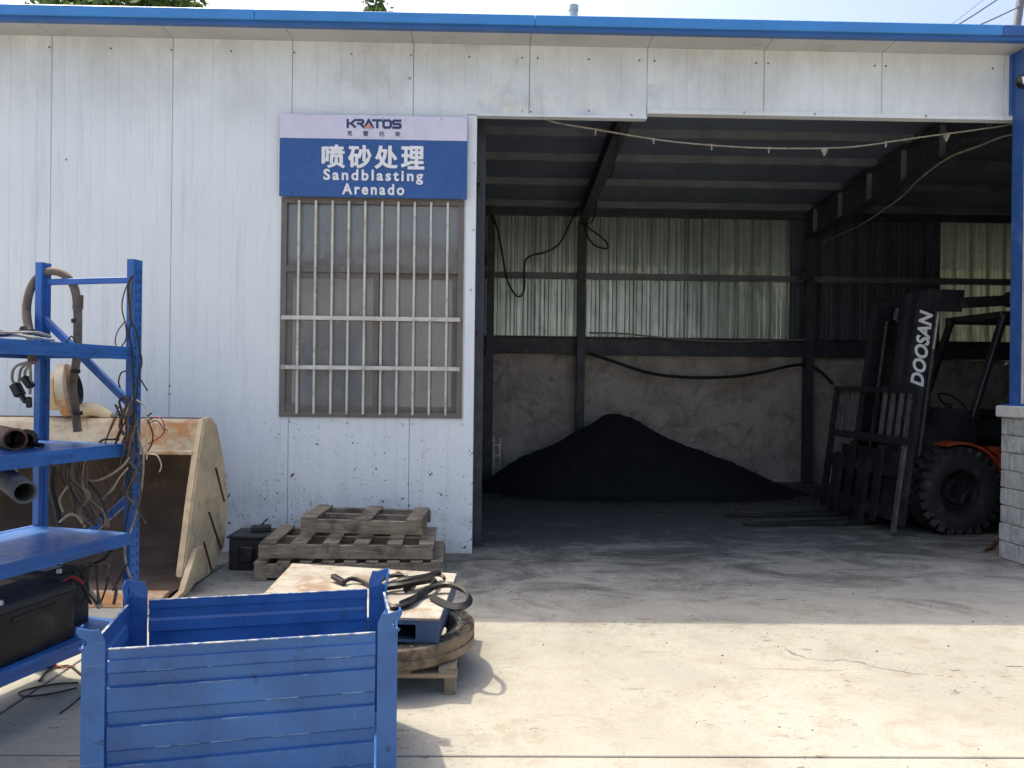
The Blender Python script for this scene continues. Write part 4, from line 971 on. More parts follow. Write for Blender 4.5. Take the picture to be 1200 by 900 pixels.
def ribbon(pts, w, t, mat, name='belt'):
    pts = spline(pts, 7); m = MB(); n = len(pts); V = []; F = []
    for i, p in enumerate(pts):
        d = (pts[min(i+1, n-1)]-pts[max(i-1, 0)]); d.normalize(); s = d.cross(Vector((0, 0, 1)))
        s = (s.normalized() if s.length > 1e-5 else Vector((1, 0, 0)))
        up = s.cross(d).normalized(); a = up*.8+s*.6; b_ = s*.8-up*.6
        for u, v in ((-w, -t), (w, -t), (w, t), (-w, t)): V.append(p+a*u/2+b_*v/2)
    for i in range(n-1):
        for k in range(4): F.append((i*4+k, i*4+(k+1) % 4, i*4+4+(k+1) % 4, i*4+4+k))
    F += [(3, 2, 1, 0), tuple(range((n-1)*4, n*4))]
    m.add(V, F); return m
bt = thing('rubber_belt', 'looped black rubber belt overhanging the cabinet edge', 'belt', (0, 0, 0))
loop = [(446, 690, .03), (462, 683, .045), (480, 679, .06), (497, 676, .055), (514, 672, .045), (521, 678, .02)]
m = ribbon([on_top(x, y, z) for x, y, z in loop], .036, .018, 'rubber'); m.build('strand', MAT['rubber'], bt)
m = ribbon([on_top(x, y, z) for x, y, z in ((452, 706, .015), (462, 712, .015), (480, 707, .02), (492, 695, .03), (507, 688, .04), (525, 685, .05), (541, 690, .055), (550, 699, .045), (546, 709, .03), (528, 710, .02), (506, 700, .018))], .036, .018, 'rubber'); m.build('strand', MAT['rubber'], bt)
m = ribbon([on_top(x, y, z) for x, y, z in ((448, 702, .012), (450, 690, .03), (470, 686, .045), (492, 682, .05), (510, 680, .045), (504, 690, .035), (488, 700, .02), (470, 708, .012))], .036, .018, 'rubber'); m.build('strand', MAT['rubber'], bt)
m = ribbon([on_top(x, y, z) for x, y, z in ((443, 683, .02), (455, 676, .03), (468, 674, .035), (478, 676, .03), (484, 684, .02), (474, 692, .012))], .026, .012, 'rubber'); m.build('strand', MAT['rubber'], bt)
ch_ = thing('cable_end', 'short black cable with a plug lying on the cabinet top', 'cable', (0, 0, 0))
m = MB(); m.tube(spline([on_top(402, 682, .02), on_top(412, 678, .03), on_top(424, 681, .02), on_top(436, 688, .012)], 5), .014, 8); m.build('lead', MAT['rubber'], ch_, True)
a, b_ = on_top(390, 675, .035), on_top(404, 683, .02)
m = MB(); m.bar(a, b_, .035, .03, (0, 0, 1), .006); m.build('plug', MAT['black_plastic'], ch_)
m = MB(); m.bar(on_top(466, 672, .02), on_top(480, 682, .02), .03, .025, (0, 0, 1), .005); tag(m.build('clamp_block', MAT['black_plastic']), 'small black clamp block among the belt loops', 'clamp')

# ---------------------------------------------------------------- low black box by the wall
bb = thing('black_box', 'low dusty black metal box between bucket and pallet stack', 'box', (0, 0, 0))
q0 = PZ(240, 673, 0); bx0, bx1 = -2.25, -1.86; by0 = 6.52
bzt = PY(290, 627, by0).z-.03
m = MB(); m.cbox(((bx0+bx1)/2, by0+.17, bzt/2), (bx1-bx0, .34, bzt), None, .012); m.build('body', MAT['dusty_black'], bb)
m = MB(); m.cbox(((bx0+bx1)/2, by0+.17, bzt+.012), (bx1-bx0+.03, .37, .026), None, .008); m.build('lid', MAT['dusty_black'], bb)
q = PY(290, 649, by0); m = MB(); m.cbox((q.x, by0-.018, q.z), (.12, .035, .13), None, .01); m.build('socket_cover', MAT['black_plastic'], bb)
q = PY(306, 620, by0+.2); m = MB(); m.cbox((q.x, by0+.2, bzt+.05), (.17, .12, .05), Matrix.Rotation(.3, 3, 'Z'), .01); m.bar((q.x-.02, by0+.2, bzt+.06), (q.x+.05, by0+.22, bzt+.13), .012, .012)
tag(m.build('scrap_bracket', MAT['dusty_black']), 'small dark bracket lying on the low black box', 'bracket')

# ---------------------------------------------------------------- loader bucket
BXR = -2.33; BW = 2.5
bk = thing('loader_bucket', 'worn cream loader bucket resting open side out by the wall', 'bucket', (0, 0, 0))
def pbk(px, py): r = PX(px, py, BXR); return (r.y, r.z)
edge = [pbk(240, 491), pbk(234, 530), pbk(227, 580), pbk(221, 630), pbk(215, 676)]
back = [(6.34, 1.295), (6.44, 1.235), (6.53, 1.10), (6.62, .92), (6.70, .70), (6.73, .50), (6.70, .30), (6.62, .16), (6.48, .05), (6.30, .01)]
prof = edge + [pbk(221, 681), (5.86, .012)] + back[::-1]
def plate(x0):
    bm = bmesh.new(); vs0 = [bm.verts.new((x0, y, z)) for y, z in prof]; f = bm.faces.new(vs0)
    r = bmesh.ops.extrude_face_region(bm, geom=[f]); bmesh.ops.translate(bm, vec=(.065, 0, 0), verts=[v for v in r['geom'] if isinstance(v, bmesh.types.BMVert)])
    bmesh.ops.bevel(bm, geom=[e for e in bm.edges if abs(e.verts[0].co.x-e.verts[1].co.x) < 1e-6], offset=.014, segments=2, affect='EDGES')
    bmesh.ops.recalc_face_normals(bm, faces=bm.faces)
    me = bpy.data.meshes.new('side_plate'); bm.to_mesh(me); bm.free(); me.materials.append(MAT['bucket']); return link('side_plate', me, bk)
sp = plate(BXR-.065); plate(BXR-BW)
# dark bars on the outer side, standing in for groove shadows
for A, B in (((252, 548), (262, 588)), ((244, 600), (258, 643)), ((238, 635), (247, 668))):
    a = PX(A[0], A[1], BXR); b_ = PX(B[0], B[1], BXR); m = MB(); m.bar(a+Vector((.006, 0, 0)), b_+Vector((.006, 0, 0)), .012, .018, (1, 0, 0), .004); m.build('groove_shade', MAT['pipe_brown'], sp)
# shell: back and floor
shp = [(y+.0, z) for y, z in [(6.24, 1.27)] + back] + [(5.60, .012)]
V = []; F = []; n = len(shp)
for x in (BXR-BW+.05, BXR-.05):
    for i, (y, z) in enumerate(shp): V.append((x, y-.02*(i not in (0, n-1)), z+.0))
for x in (BXR-BW+.05, BXR-.05):
    for i, (y, z) in enumerate(shp):
        k_ = (Vector((y, z))-Vector((6.15, .65))).normalized()*.03 if 0 < i < n-1 else Vector((0, -.025 if i == 0 else .03)); V.append((x, y-.02-k_.x if 0 < i < n-1 else y, max(.03, z-k_.y) if i else z-.03))
for i in range(n-1): F += [(i, i+1, n+i+1, n+i), (2*n+i+1, 2*n+i, 3*n+i, 3*n+i+1)]
F += [(0, n, 3*n, 2*n), (n-1, 2*n+n-1, 3*n+n-1, 2*n-1)]
MB().add(V, F).build('shell', MAT['bucket_in'], bk)
# top beam with worn lip
e0, e1 = pbk(238, 496), pbk(234, 530)
m = MB(); m.prism([(e0[0]+.03, 1.255), (e0[0]+.0, 1.19), (e1[0]+.015, 1.04), (e1[0]+.02, 1.02), (e1[0]+.09, 1.02), (6.34, 1.20), (6.36, 1.285), (e0[0]+.1, 1.285)], BW-.1, 'yz', BXR-BW+.05); m.build('top_beam', MAT['bucket_rust'], bk)
m = MB(); m.bar((BXR-BW+.05, e1[0]+.01, 1.03), (BXR-.05, e1[0]+.01, 1.03), .04, .035, (0, 0, 1), .008); m.build('lip', MAT['bucket_rust'], bk)
# cutting edge and side cutter
m = MB(); m.prism([(5.42, .004), (5.44, .03), (5.66, .06), (5.66, .03), (5.60, .008)], BW-.1, 'yz', BXR-BW+.05); m.build('cutting_edge', MAT['bucket_rust'], bk)
cutp = [pbk(231, 640), pbk(224, 643), pbk(218, 662), pbk(208, 693), (5.40, .01), (5.75, .01), pbk(229, 672)]
for x0 in (BXR+.004, BXR-BW-.046):
    m = MB(); m.prism(cutp, .042, 'yz', x0); m.build('side_cutter', MAT['bucket'], bk)
# flange piece standing on the bucket
fg = thing('pipe_flange', 'dirty white flanged pipe elbow lying on the bucket top', 'flange', (0, 0, 0))
q = PY(76, 492, 6.27)
rot = Matrix.Translation((q.x, 6.27, 1.287+.215)) @ Vector((.95, .25, .12)).to_track_quat('Z', 'Y').to_matrix().to_4x4()
m = MB(); m.lathe([(.10, -.02), (.215, -.02), (.215, .04), (.175, .045), (.13, .05), (.13, .02), (.10, .02)], 36, rot, True); fo = m.build('disc', MAT['bucket_rust'], fg, True)
m = MB(); m.lathe([(.10, -.02), (.125, .03), (.125, .10), (.09, .11), (.09, -.02)], 28, rot, True); m.build('bore', MAT['dusty_black'], fo, True)
pp = [rot @ Vector((0, 0, -.02)), rot @ Vector((0, .02, -.10))]
m = MB(); m.lathe([(.11, -.02), (.15, -.05), (.14, -.14), (.09, -.16), (0, -.16)], 24, rot); m.build('hub', MAT['bucket'], fg, True)
m = MB(); m.tube(spline([(q.x+.1, 6.29, 1.33), (q.x+.2, 6.3, 1.35), (q.x+.30, 6.3, 1.32), (q.x+.36, 6.3, 1.30)], 4), [.07-.0032*i for i in range(13)], 12); m.build('foot', MAT['bucket'], fg, True)

# ---------------------------------------------------------------- blue shelving rack
RO = Vector((-1.905, 4.15, 0)); ang = math.atan2(.265, -.964); RWD, RLN = .64, 1.75
rk = thing('shelving_rack', 'blue perforated steel shelving rack with four shelves', 'rack', RO, ang)
RM = Matrix.Translation(RO) @ Matrix.Rotation(ang, 4, 'Z')
def RL(px, py, b):
    """pixel -> rack local point on the plane local y = b"""
    Mi = RM.inverted(); o = Mi @ CAM; d = Mi.to_3x3() @ ray(px, py); return o+d*((b-o.y)/d.y)
PT = 2.235
def rpost(x, y, sx_, sy_):
    a, b_ = .046, .068; m = MB(); c = .004
    m.prism([(x, y+sy_*c), (x+sx_*c, y), (x+sx_*(a-c), y), (x+sx_*a, y+sy_*c), (x+sx_*a, y+sy_*b_*.45), (x+sx_*(a-.006), y+sy_*b_*.5), (x+sx_*(a-.006), y+sy_*b_*.6), (x+sx_*a, y+sy_*b_*.65), (x+sx_*a, y+sy_*(b_-c)), (x+sx_*(a-c), y+sy_*b_), (x+sx_*c, y+sy_*b_), (x, y+sy_*(b_-c))], PT, 'xy', 0)
    p = m.build('post', MAT['rack_blue'], rk)
    s = MB(); z = .06
    while z < PT-.05:
        for cy, dz in ((.020, 0), (.048, .0)):
            s.box(min(x-sx_*.0008, x+sx_*.002), max(x-sx_*.0008, x+sx_*.002), y+sy_*cy-.0035, y+sy_*cy+.0035, z+dz, z+dz+(.024 if cy < .03 else .014))
        z += .05
    o = s.build('slots', MAT['wire_black'], p); o['kind'] = 'stuff'
# end frame posts near y=0, far ones near y=RLN
rpost(0, 0, 1, 1); rpost(RWD, 0, -1, 1); rpost(0, RLN, 1, -1); rpost(RWD, RLN, -1, -1)
for y in (.03, RLN-.03):
    m = MB(); m.bar((.03, y, 2.13), (RWD-.03, y, 2.13), .025, .032, (0, 0, 1), .003); m.build('strut', MAT['rack_blue'], rk)
    for z0, z1 in ((1.46, 1.93), (.98, .50)):
        m = MB(); m.bar((.03, y+.004, z0), (RWD-.03, y+.004, z1), .03, .038, (0, 0, 1), .003); m.build('brace', MAT['rack_blue'], rk)
for z in (1.77, 1.265, .795, .33):
    s = MB(); s.box(.004, RWD-.004, .062, RLN-.062, z-.012, z-.002); d = s.build('shelf', MAT['rack_blue'], rk)
    for x in (.0, RWD-.035):
        m = MB(); m.prism([(x, z-.065), (x+.035, z-.065), (x+.035, z), (x, z)], RLN-.126, 'xy' if 0 else 'xz', .063); m.build('beam', MAT['rack_blue'], d)
        m = MB(); xo = x-.002 if x < .1 else x+.035; m.box(xo, xo+.002, .064, RLN-.064, z-.043, z-.022); m.build('beam_groove', MAT['rack_blue'], d)
    for y in (.035, RLN-.06):
        m = MB(); m.box(.037, RWD-.037, y, y+.025, z-.06, z-.013); m.build('end_beam', MAT['rack_blue'], d)

def rc(px, py, b): return RM @ RL(px, py, b)
def multi(name, label, cat, strands, group=None):
    t = thing(name, label, cat, (0, 0, 0), 0, group)
    for pts, r, mat in strands:
        m = MB(); m.tube(spline(pts, 5), r*.78, 7); m.build('wire', MAT[mat], t, True)
    return t
# hose looped over the top strut
pts = [rc(38, 425, .16), rc(36, 398, .13), rc(31, 365, .08), rc(36, 338, .05), rc(48, 322, .035), rc(64, 318, .03), rc(79, 325, .02), rc(88, 340, .0), rc(91, 365, -.02), rc(91, 390, -.02), rc(90, 420, -.02), rc(85, 450, -.02), rc(88, 478, -.02), rc(91, 506, -.02)]
hs = thing('looped_hose', 'thick dirty tan hose looped over the rack top strut', 'hose', (0, 0, 0))
m = MB(); m.tube(spline(pts, 6), .022, 12); m.build('hose', MAT['hose_tan'], hs, True)
for x, y, b in ((35, 388, .12), (89.5, 376, -.02), (88, 435, -.02), (91, 484, -.02)):
    p = rc(x, y, b); m = MB(); m.lathe([(.020, -.012), (.026, -.010), (.026, .010), (.020, .012)], 14, Matrix.Translation(p)); m.build('tie', MAT['black_plastic'], hs, True)
m = MB(); m.tube([rc(91, 362, -.02), rc(92, 345, -.01)], [.027, .025], 12); m.build('sleeve', MAT['hose_tan'], hs, True)
# wires
def seq(pxs, b, jit=.0): return [rc(x, y, b+random.uniform(-jit, jit)) for x, y in pxs]
multi('wire_bundle', 'black and brown wires hanging down the rack post under the top strut', 'wires', [
    (seq(((155, 323), (150, 335), (152, 360), (153, 376), (160, 388), (163, 408), (166, 425), (161, 445), (160, 470), (159, 500), (160, 530), (158, 560)), .085, .004), .0065, 'wire_black'),
    (seq(((154, 376), (151, 392), (155, 412), (156, 440), (157, 470), (155, 500), (152, 540), (150, 580)), .09, .004), .0065, 'wire_black'),
    (seq(((153, 325), (145, 345), (143, 362), (147, 380), (148, 395), (144, 404), (137, 409), (124, 410), (110, 409)), .07, .004), .0045, 'wire_brown'),
    (seq(((147, 376), (138, 388), (135, 400), (137, 407)), .07), .004, 'wire_brown'),
    (seq(((154, 322), (153, 345), (154, 375)), .075), .006, 'hose_tan'),
    (seq(((162, 440), (168, 450), (173, 458)), .08), .005, 'wire_black'),
    (seq(((150, 424), (148, 434), (142, 437), (139, 447), (141, 455)), .06), .005, 'wire_black')])
multi('wire_bundle', 'tangle of grey and black wires lying on the top shelf', 'wires', [
    ([RM @ Vector((.10+.02*math.sin(i*1.7), .55+.13*i+.03*math.cos(i*2.1), 1.785+.012*(i % 3))) for i in range(8)], .008, 'wire_grey'),
    ([RM @ Vector((.14+.05*math.cos(i*1.3), .45+.15*i, 1.79+.014*((i+1) % 3))) for i in range(8)], .008, 'wire_black'),
    ([RM @ Vector((.06+.03*math.cos(i*2.3), .50+.14*i, 1.80+.01*(i % 2))) for i in range(8)], .007, 'wire_grey'),
    ([RM @ Vector((.22+.06*math.sin(i*1.1), .35+.16*i, 1.79+.015*(i % 2))) for i in range(8)], .009, 'wire_grey'),
    (seq(((30, 402), (38, 394), (46, 390), (52, 394)), .30), .006, 'wire_grey'),
    (seq(((33, 404), (42, 396), (50, 394)), .32), .006, 'wire_grey'),
    (seq(((52, 402), (62, 403), (77, 401), (84, 394), (90, 403), (98, 408)), .16), .0055, 'wire_black')])
pg = thing('plug_cluster', 'cluster of black plugs dangling under the top shelf', 'plugs', (0, 0, 0))
for pxs in (((34, 424), (18, 430), (14, 442), (17, 452)), ((36, 425), (25, 432), (22, 448)), ((38, 425), (30, 434), (29, 444)), ((35, 425), (36, 445), (35, 462))):
    m = MB(); m.tube(spline(seq(pxs, .30), 5), .007, 7); m.build('wire', MAT['wire_grey'], pg, True)
for A, B, w_ in (((17, 450), (24, 464), .045), ((28, 442), (37, 454), .035), ((24, 462), (31, 472), .025), ((34, 465), (34, 478), .025), ((26, 383), (34, 395), .03)):
    m = MB(); m.bar(rc(A[0], A[1], .30), rc(B[0], B[1], .30), w_, w_, (0, 1, 0), .006); m.build('plug', MAT['black_plastic'], pg)
multi('wire_bundle', 'brown and black wires knotted at the second shelf end', 'wires', [
    (seq(((148, 465), (140, 470), (143, 485), (141, 505), (136, 514), (122, 515), (116, 520), (118, 530)), .08, .01), .008, 'wire_black'),
    (seq(((136, 475), (142, 490), (148, 480), (154, 470), (146, 466)), .08, .01), .007, 'wire_brown'),
    (seq(((150, 466), (146, 485), (150, 505), (152, 530), (150, 560)), .085, .01), .007, 'wire_brown'),
    (seq(((158, 462), (150, 478), (146, 492), (152, 500)), .08, .01), .006, 'wire_cream'),
    (seq(((135, 474), (141, 488), (140, 500), (145, 510)), .08, .01), .006, 'wire_black'),
    (seq(((154, 480), (160, 500), (164, 520), (168, 535), (166, 570), (160, 600), (152, 625)), .07, .004), .008, 'wire_grey')])
multi('wire_bundle', 'thin red and black wires curling out right of the rack post', 'wires', [
    (seq(((172, 494), (182, 489), (190, 492), (193, 502), (190, 510), (180, 517), (174, 520)), .03), .0045, 'wire_red'),
    (seq(((172, 497), (184, 493), (192, 503), (197, 504)), .03), .004, 'wire_brown'),
    (seq(((173, 492), (179, 508), (178, 520), (173, 529)), .04), .005, 'wire_black'),
    (seq(((174, 532), (184, 534), (189, 545), (187, 553)), .03), .005, 'wire_cream'),
    (seq(((172, 488), (178, 484)), .03), .005, 'wire_black')])
rnd = random.Random(4)
st = []
for i in range(16):
    x = 76+rnd.uniform(-4, 26); y0 = 540
    st.append((seq(((x, y0), (x+rnd.uniform(-4, 6), 560), (x+rnd.uniform(0, 18), 580), (x+rnd.uniform(4, 28), 600), (x+rnd.uniform(8, 34), 616)), .12+rnd.uniform(0, .25)), rnd.choice((.005, .006, .007, .011)), rnd.choice(('wire_brown', 'wire_black', 'hose_tan'))))
st += [(seq(((88, 536), (96, 560), (110, 580), (122, 600), (126, 618)), .2), .016, 'hose_tan'), (seq(((62, 548), (60, 570), (66, 595), (70, 615)), .2), .018, 'wire_black'),
       (seq(((100, 563), (114, 563), (130, 556), (144, 546), (152, 536)), .15), .008, 'wire_cream'), (seq(((116, 586), (130, 576), (140, 560), (150, 548)), .15), .006, 'wire_cream'), (seq(((112, 585), (128, 580), (142, 574), (146, 560)), .15), .006, 'wire_brown'),
       (seq(((74, 600), (70, 586), (78, 572), (82, 566)), .2), .007, 'wire_cream'), (seq(((70, 612), (82, 603), (92, 606), (100, 618)), .22), .010, 'wire_cream'),
       (seq(((122, 600), (118, 592), (124, 582), (134, 568)), .15), .006, 'wire_grey'), (seq(((140, 535), (138, 552), (142, 566), (134, 580), (128, 588)), .12), .005, 'wire_brown')]
multi('wiring_harness', 'brown wiring harness drooping between second and third shelves', 'wires', st)
st = []
for i in range(8):
    x = 88+rnd.uniform(-6, 40)
    st.append((seq(((x, 662), (x+rnd.uniform(-6, 6), 672), (x+rnd.uniform(-8, 10), 690), (x+rnd.uniform(-6, 12), 708)), .15+rnd.uniform(0, .3)), rnd.choice((.006, .008, .010)), rnd.choice(('wire_brown', 'wire_black', 'wire_black', 'hose_tan'))))
st += [(seq(((100, 668), (112, 660), (122, 655), (130, 645)), .12), .014, 'wire_black'), (seq(((105, 660), (118, 664), (128, 652)), .14), .010, 'hose_tan'), (seq(((150, 625), (146, 645), (150, 670), (158, 688), (166, 698)), .08), .009, 'wire_grey'),
       (seq(((65, 690), (78, 680), (88, 676), (98, 684)), .35), .009, 'wire_red'), (seq(((104, 690), (110, 700), (118, 712)), .2), .018, 'wire_cream'), (seq(((132, 692), (140, 678), (150, 660)), .12), .006, 'wire_black')]
multi('wiring_harness', 'dark wires with a red lead drooping below the third shelf', 'wires', st)
st = []
for i in range(16):
    x0 = rnd.uniform(138, 162); y0 = rnd.uniform(468, 520); pp_ = [(x0, y0)]
    for k in range(5): pp_.append((min(172, max(112, pp_[-1][0]+rnd.uniform(-13, 13))), pp_[-1][1]+rnd.uniform(6, 26)))
    st.append((seq(pp_, .09+rnd.uniform(0, .06)), rnd.choice((.004, .005, .006)), rnd.choice(('wire_brown', 'wire_black', 'wire_brown', 'hose_tan', 'wire_cream'))))
multi('wire_tangle', 'tangle of thin brown and tan wires around the rack post middle', 'wires', st)
# pipes on / under the second shelf
def hollow(m, a, b_, r, t, n=28):
    a, b_ = Vector(a), Vector(b_); d = (b_-a); L = d.length; q_ = d.to_track_quat('Z', 'Y').to_matrix().to_4x4(); mm = Matrix.Translation(a) @ q_
    m.lathe([(r, 0), (r, L), (r-t, L), (r-t, 0)], n, mm, True)
br = thing('rusty_pipe', 'short rusty pipe lying open end out on the second shelf', 'pipe', (0, 0, 0))
pe = RM @ RL(18, 511, .62); pe = Vector((pe.x, pe.y, 1.263+.052)); pbk_ = pe + Vector((-.30, .32, 0))
m = MB(); hollow(m, pbk_, pe, .051, .009); m.build('tube', MAT['pipe_brown'], br, True)
bl = thing('coupling', 'black greasy coupling lying beside the rusty pipe', 'coupling', (0, 0, 0))
pe2 = RM @ RL(30, 507, .48); pe2 = Vector((pe2.x, pe2.y, 1.263+.04)); m = MB(); hollow(m, pe2+Vector((-.2, .22, 0)), pe2, .04, .012, 20); m.build('barrel', MAT['black_plastic'], bl, True)
m = MB(); m.lathe([(.03, -.01), (.052, -.01), (.052, .02), (.03, .02)], 12, Matrix.Translation(pe2) @ Vector((1, -1, .0)).to_track_quat('Z', 'Y').to_matrix().to_4x4(), True); m.tube([pe2+Vector((.02, 0, -.02)), pe2+Vector((.10, -.03, -.025))], .012, 8); m.build('flange', MAT['black_plastic'], bl)
tp = thing('tan_pipe', 'tan pipe with pale end lying behind the rusty pipe', 'pipe', (0, 0, 0))
pe3 = RM @ RL(12, 500, .42); pe3 = Vector((pe3.x, pe3.y, 1.263+.045)); m = MB(); hollow(m, pe3+Vector((-.3, .02, 0)), pe3+Vector((.04, -.02, 0)), .043, .01, 20); m.build('tube', MAT['hose_tan'], tp, True)
m = MB(); hollow(m, pe3+Vector((-.02, .0, 0)), pe3+Vector((.05, -.023, 0)), .046, .006, 20); m.build('collar', MAT['cap'], tp, True)
gh = thing('grey_hose', 'grey rubber hose stub with steel clamp poking from under the second shelf', 'hose', (0, 0, 0))
ge = rc(29, 577, .80); gs = rc(-8, 549, .56); 
m = MB(); hollow(m, gs, ge, .050, .010); m.build('tube', MAT['pipe_grey'], gh, True)
d_ = (ge-gs); m = MB(); hollow(m, gs+d_*.32, gs+d_*.44, .0535, .004); m.cbox(gs+d_*.40+Vector((.0, 0, .062)), (.05, .03, .025), None, .006); m.build('clamp', MAT['clamp'], gh, True)
m = MB(); p_ = rc(-30, 530, .8); m.tube(spline([gs, gs-d_*.5, gs-d_*.9+Vector((-.1, 0, .05)), gs-d_*1.3+Vector((-.25, 0, .12))], 4), .0485, 16); m.build('tail', MAT['pipe_grey'], gh, True)
m = MB(); m.tube([gs+d_*.05+Vector((0, 0, .05)), Vector((gs.x, gs.y, 1.21))], .006, 6); m.build('hanger', MAT['wire_black'], gh)
# batteries on the lowest shelf
def battery(label, cx, cy, L, W, H, rz):
    t = thing('battery', label, 'battery', (RM @ Vector((cx, cy, .328))), ang+rz, 'black batteries')
    m = MB(); m.cbox((0, 0, H*.44), (L, W, H*.88), None, .006); m.build('case', MAT['black_plastic'], t)
    m = MB(); m.cbox((0, 0, H*.93), (L+.008, W+.008, H*.14), None, .008); l = m.build('lid', MAT['dusty_black'], t)
    for s in (-1, 1):
        m = MB(); m.lathe([(0, .02), (.012, .02), (.016, 0)], 12, Matrix.Translation((s*L*.38, W*.3, H))); m.build('terminal', MAT['clamp'], l, True)
    for s in (-1, 1):
        m = MB(); m.cbox((s*(L/2+.003), 0, H*.72), (.008, W*.5, .02), None, .003); m.build('handle', MAT['black_plastic'], t)
    for k in range(4):
        m = MB(); m.cbox((-L*.36+L*.24*k, W/2+.002, H*.42), (.008, .006, H*.7), None, .002); m.build('case_rib', MAT['black_plastic'], t)
    return t
bn = PY(48, 725, 3.62); bf = PY(40, 690, 3.95)
ln = RM.inverted() @ bn; lf = RM.inverted() @ bf
battery('larger black battery at the front of the lowest shelf with a scrap on its lid', .20, .62, .30, .50, .27, 0.05)
battery('black battery behind the larger one with a pale label on its lid', .36, .24, .34, .20, .29, .05)
lb = MB(); mm = RM @ Vector((.40, .24, .328+.2925)); lb.cbox(mm, (.17, .11, .003), Matrix.Rotation(ang, 3, 'Z')); tag(lb.build('paper_label', MAT['cap']), 'dirty white paper on the rear battery lid', 'paper')
pc_ = RM @ Vector((.22, .72, .328+.272)); m = MB()
for k in range(5): m.cbox(pc_+Vector((.02*math.cos(k*2), .02*math.sin(k*2), .006+.006*k)), (.07-.008*k, .035, .006), Matrix.Rotation(k*.7, 3, 'Z'), .002)
tag(m.build('scrap_foil', MAT['clamp']), 'crumpled silver scrap on the front battery lid', 'scrap')
# loose cables and a small shoe-like plug on the ground under the rack
multi('ground_cable', 'thin black cables lying on the ground beside the blue crate', 'cable', [
    ([PZ(x, y, .008) for x, y in ((92, 800), (70, 801), (40, 806), (22, 812), (30, 816), (60, 813), (90, 806))], .006, 'wire_black'),
    ([PZ(x, y, .008) for x, y in ((96, 815), (84, 826), (70, 836))], .005, 'wire_black'),
    ([PZ(x, y, .008) for x, y in ((46, 798), (56, 786), (80, 780), (95, 790))], .007, 'wire_black'),
    ([PZ(x, y, .008) for x, y in ((60, 775), (72, 782), (88, 780))], .005, 'wire_red')])
sp_ = PZ(50, 783, 0); m = MB(); m.cbox((sp_.x, sp_.y, .02), (.12, .05, .04), Matrix.Rotation(.4, 3, 'Z'), .012); m.cbox((sp_.x-.06, sp_.y-.02, .012), (.08, .04, .024), Matrix.Rotation(.7, 3, 'Z'), .008)
tag(m.build('black_plug', MAT['black_plastic']), 'black plug lying on the ground under the lowest shelf', 'plug')

# ---------------------------------------------------------------- blue steel crate
CA = .215; CW, CD, CRZ = 1.10, .64, .615
cr = thing('steel_crate', 'big blue steel stacking crate with ribbed sides and corner ears', 'crate', (-1.475, 2.815, 0), CA)
Zb = .025
def ribprof(z0, z1, nr):
    """(z, outward offset) pairs from bottom to top"""
    out = [(z0-.01, .014)]
    for k in (3, 2, 1, 0):
        t = z1-.082-.142*k; out += [(t-.058, .014), (t-.0555, .001), (t-.010, .004), (t, .014)]
    out += [(z1-.040, .014), (z1-.037, .006), (z1, .006)]
    return out
def cwall(p, q, mat):
    p = Vector(p); q = Vector(q); d = (q-p).normalized(); nrm = Vector((d.y, -d.x, 0)); pr = ribprof(Zb+.02, CRZ, 3 if True else 4); n = len(pr); t = .004
    V = []
    for e_ in (p, q):
        for z, o in pr: V.append(e_+nrm*o+Vector((0, 0, z)))
    for e_ in (p, q):
        for z, o in pr: V.append(e_+nrm*(o-t)+Vector((0, 0, z)))
    F = [(i, n+i, n+i+1, i+1) for i in range(n-1)] + [(2*n+i, 2*n+i+1, 3*n+i+1, 3*n+i) for i in range(n-1)]
    F += [(n-1, 2*n-1, 4*n-1, 3*n-1), (0, 2*n, 3*n, n)]
    wl = MB().add(V, F).build('side_wall', MAT['crate_blue'], cr)
    rw = random.Random(int(p.x*100+p.y*10)); wd_ = MB(); L_ = (q-p).length
    for k in range(4):
        for zz_ in (CRZ-.082-.142*k, CRZ-.082-.142*k-.058):
            u = rw.uniform(0, .2)
            while u < L_-.08:
                ln_ = rw.uniform(.01, .16)
                if rw.random() < .5 and u+ln_ < L_-.02: wd_.bar(p+d*u+nrm*.0142+Vector((0, 0, zz_-.001)), p+d*(u+ln_)+nrm*.0142+Vector((0, 0, zz_-.001)), .0016, rw.uniform(.002, .0045))
                u += ln_+rw.uniform(.02, .22)
    if wd_.v: o_ = wd_.build('worn_edge', MAT['edge_scrape'], wl); o_['kind'] = 'stuff'
    m = MB(); a = p+nrm*.003+Vector((0, 0, CRZ+.001)); b_ = q+nrm*.003+Vector((0, 0, CRZ+.001)); m.bar(a, b_, .011, .005, (0, 0, 1), .001); m.build('rim', MAT['edge_bare'], wl)
pw = .078
cwall((pw*.9, 0, 0), (CW-pw*.9, 0, 0), None); cwall((CW, pw*.8, 0), (CW, CD-pw*.8, 0), None); cwall((CW-pw*.9, CD, 0), (pw*.9, CD, 0), None); cwall((0, CD-pw*.8, 0), (0, pw*.8, 0), None)
MB().box(.01, CW-.01, .01, CD-.01, Zb, Zb+.012).build('floor', MAT['crate_blue'], cr)
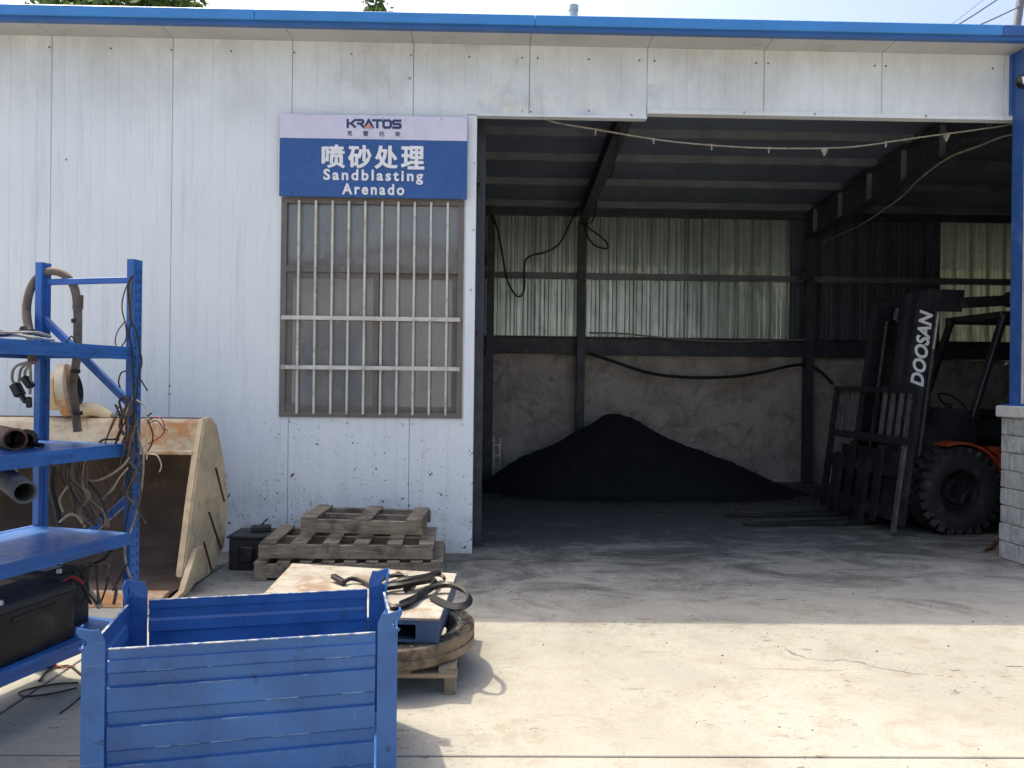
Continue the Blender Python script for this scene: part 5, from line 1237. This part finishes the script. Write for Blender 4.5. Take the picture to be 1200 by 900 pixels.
def cpost(x, y, sx_, sy_):
    t = .005; o = .016
    x0 = x-sx_*o; y0 = y-sy_*o
    m = MB(); m.box(min(x0, x0+sx_*pw), max(x0, x0+sx_*pw), min(y0, y0+sy_*t), max(y0, y0+sy_*t), 0, CRZ+.006)
    m.box(min(x0, x0+sx_*t), max(x0, x0+sx_*t), min(y0+sy_*t, y0+sy_*pw), max(y0+sy_*t, y0+sy_*pw), 0, CRZ+.006)
    p = m.build('corner_post', MAT['crate_blue'], cr)
    # flared stacking ears with a hooked notch at the outer edge
    ear = [(pw, 0), (pw, .035), (pw*.80, .078), (pw*.5, .076), (-.012, .088), (-.016, .074), (-.006, .050)]
    ear += [(.004+.016*math.sin(R_(a_)), .030+.017*math.cos(R_(a_))) for a_ in range(0, 181, 30)] + [(-.010, .010), (-.006, 0)]
    for ax in 'xy':
        V = []
        n = len(ear)
        for off in (0, t):
            for u, z in ear:
                fl = -.018*max(0, z-.02)/.07
                if ax == 'x': V.append((x0+sx_*u, y0+sy_*(off+fl), CRZ+.004+z))
                else: V.append((x0+sx_*(off+fl), y0+sy_*(u if u > 0 else u*.3), CRZ+.004+z))
        m = MB().add(V, [tuple(range(n)), tuple(range(2*n-1, n-1, -1))] + [(i, i+n, (i+1) % n+n, (i+1) % n) for i in range(n)])
        m.build('stacking_ear', MAT['crate_blue'], p)
    m = MB(); m.cbox((x0+sx_*pw/2, y0+sy_*pw/2, .006), (pw+.02, pw+.02, .012), None, .002); m.build('foot', MAT['crate_blue'], p)
cpost(0, 0, 1, 1); cpost(CW, 0, -1, 1); cpost(CW, CD, -1, -1); cpost(0, CD, 1, -1)

# ---------------------------------------------------------------- loose grit and chips on the concrete
rnd = random.Random(11); V = []; F = []
for i in range(900):
    if i < 420: x, y = rnd.uniform(-.6, 4.6), rnd.uniform(5.0, 9.5)
    elif i < 650: x, y = rnd.gauss(.4, .9), rnd.gauss(6.6, .7)
    else: x, y = rnd.uniform(-3.2, 4), rnd.uniform(2.2, 5.2)
    if y > 7.0 and x < XP+.1: continue
    s = rnd.choice((.003, .003, .004, .005, .006, .009))*rnd.uniform(.7, 1.3); a = rnd.uniform(0, 6.28); k = len(V); f = rnd.uniform(.3, .8)
    for u, v in ((-1, -f), (1, -f*.6), (.8, f), (-.7, f*.8)): V.append((x+s*(u*math.cos(a)-v*math.sin(a)), y+s*(u*math.sin(a)+v*math.cos(a)), -.001))
    V.append((x, y, .002+s*.45)); F += [(k, k+1, k+4), (k+1, k+2, k+4), (k+2, k+3, k+4), (k+3, k, k+4)]
me = MB().add(V, F).build('loose_chips', MAT['debris']); tag(me, 'scattered dark chips and grit on the concrete', 'debris', kind='stuff')
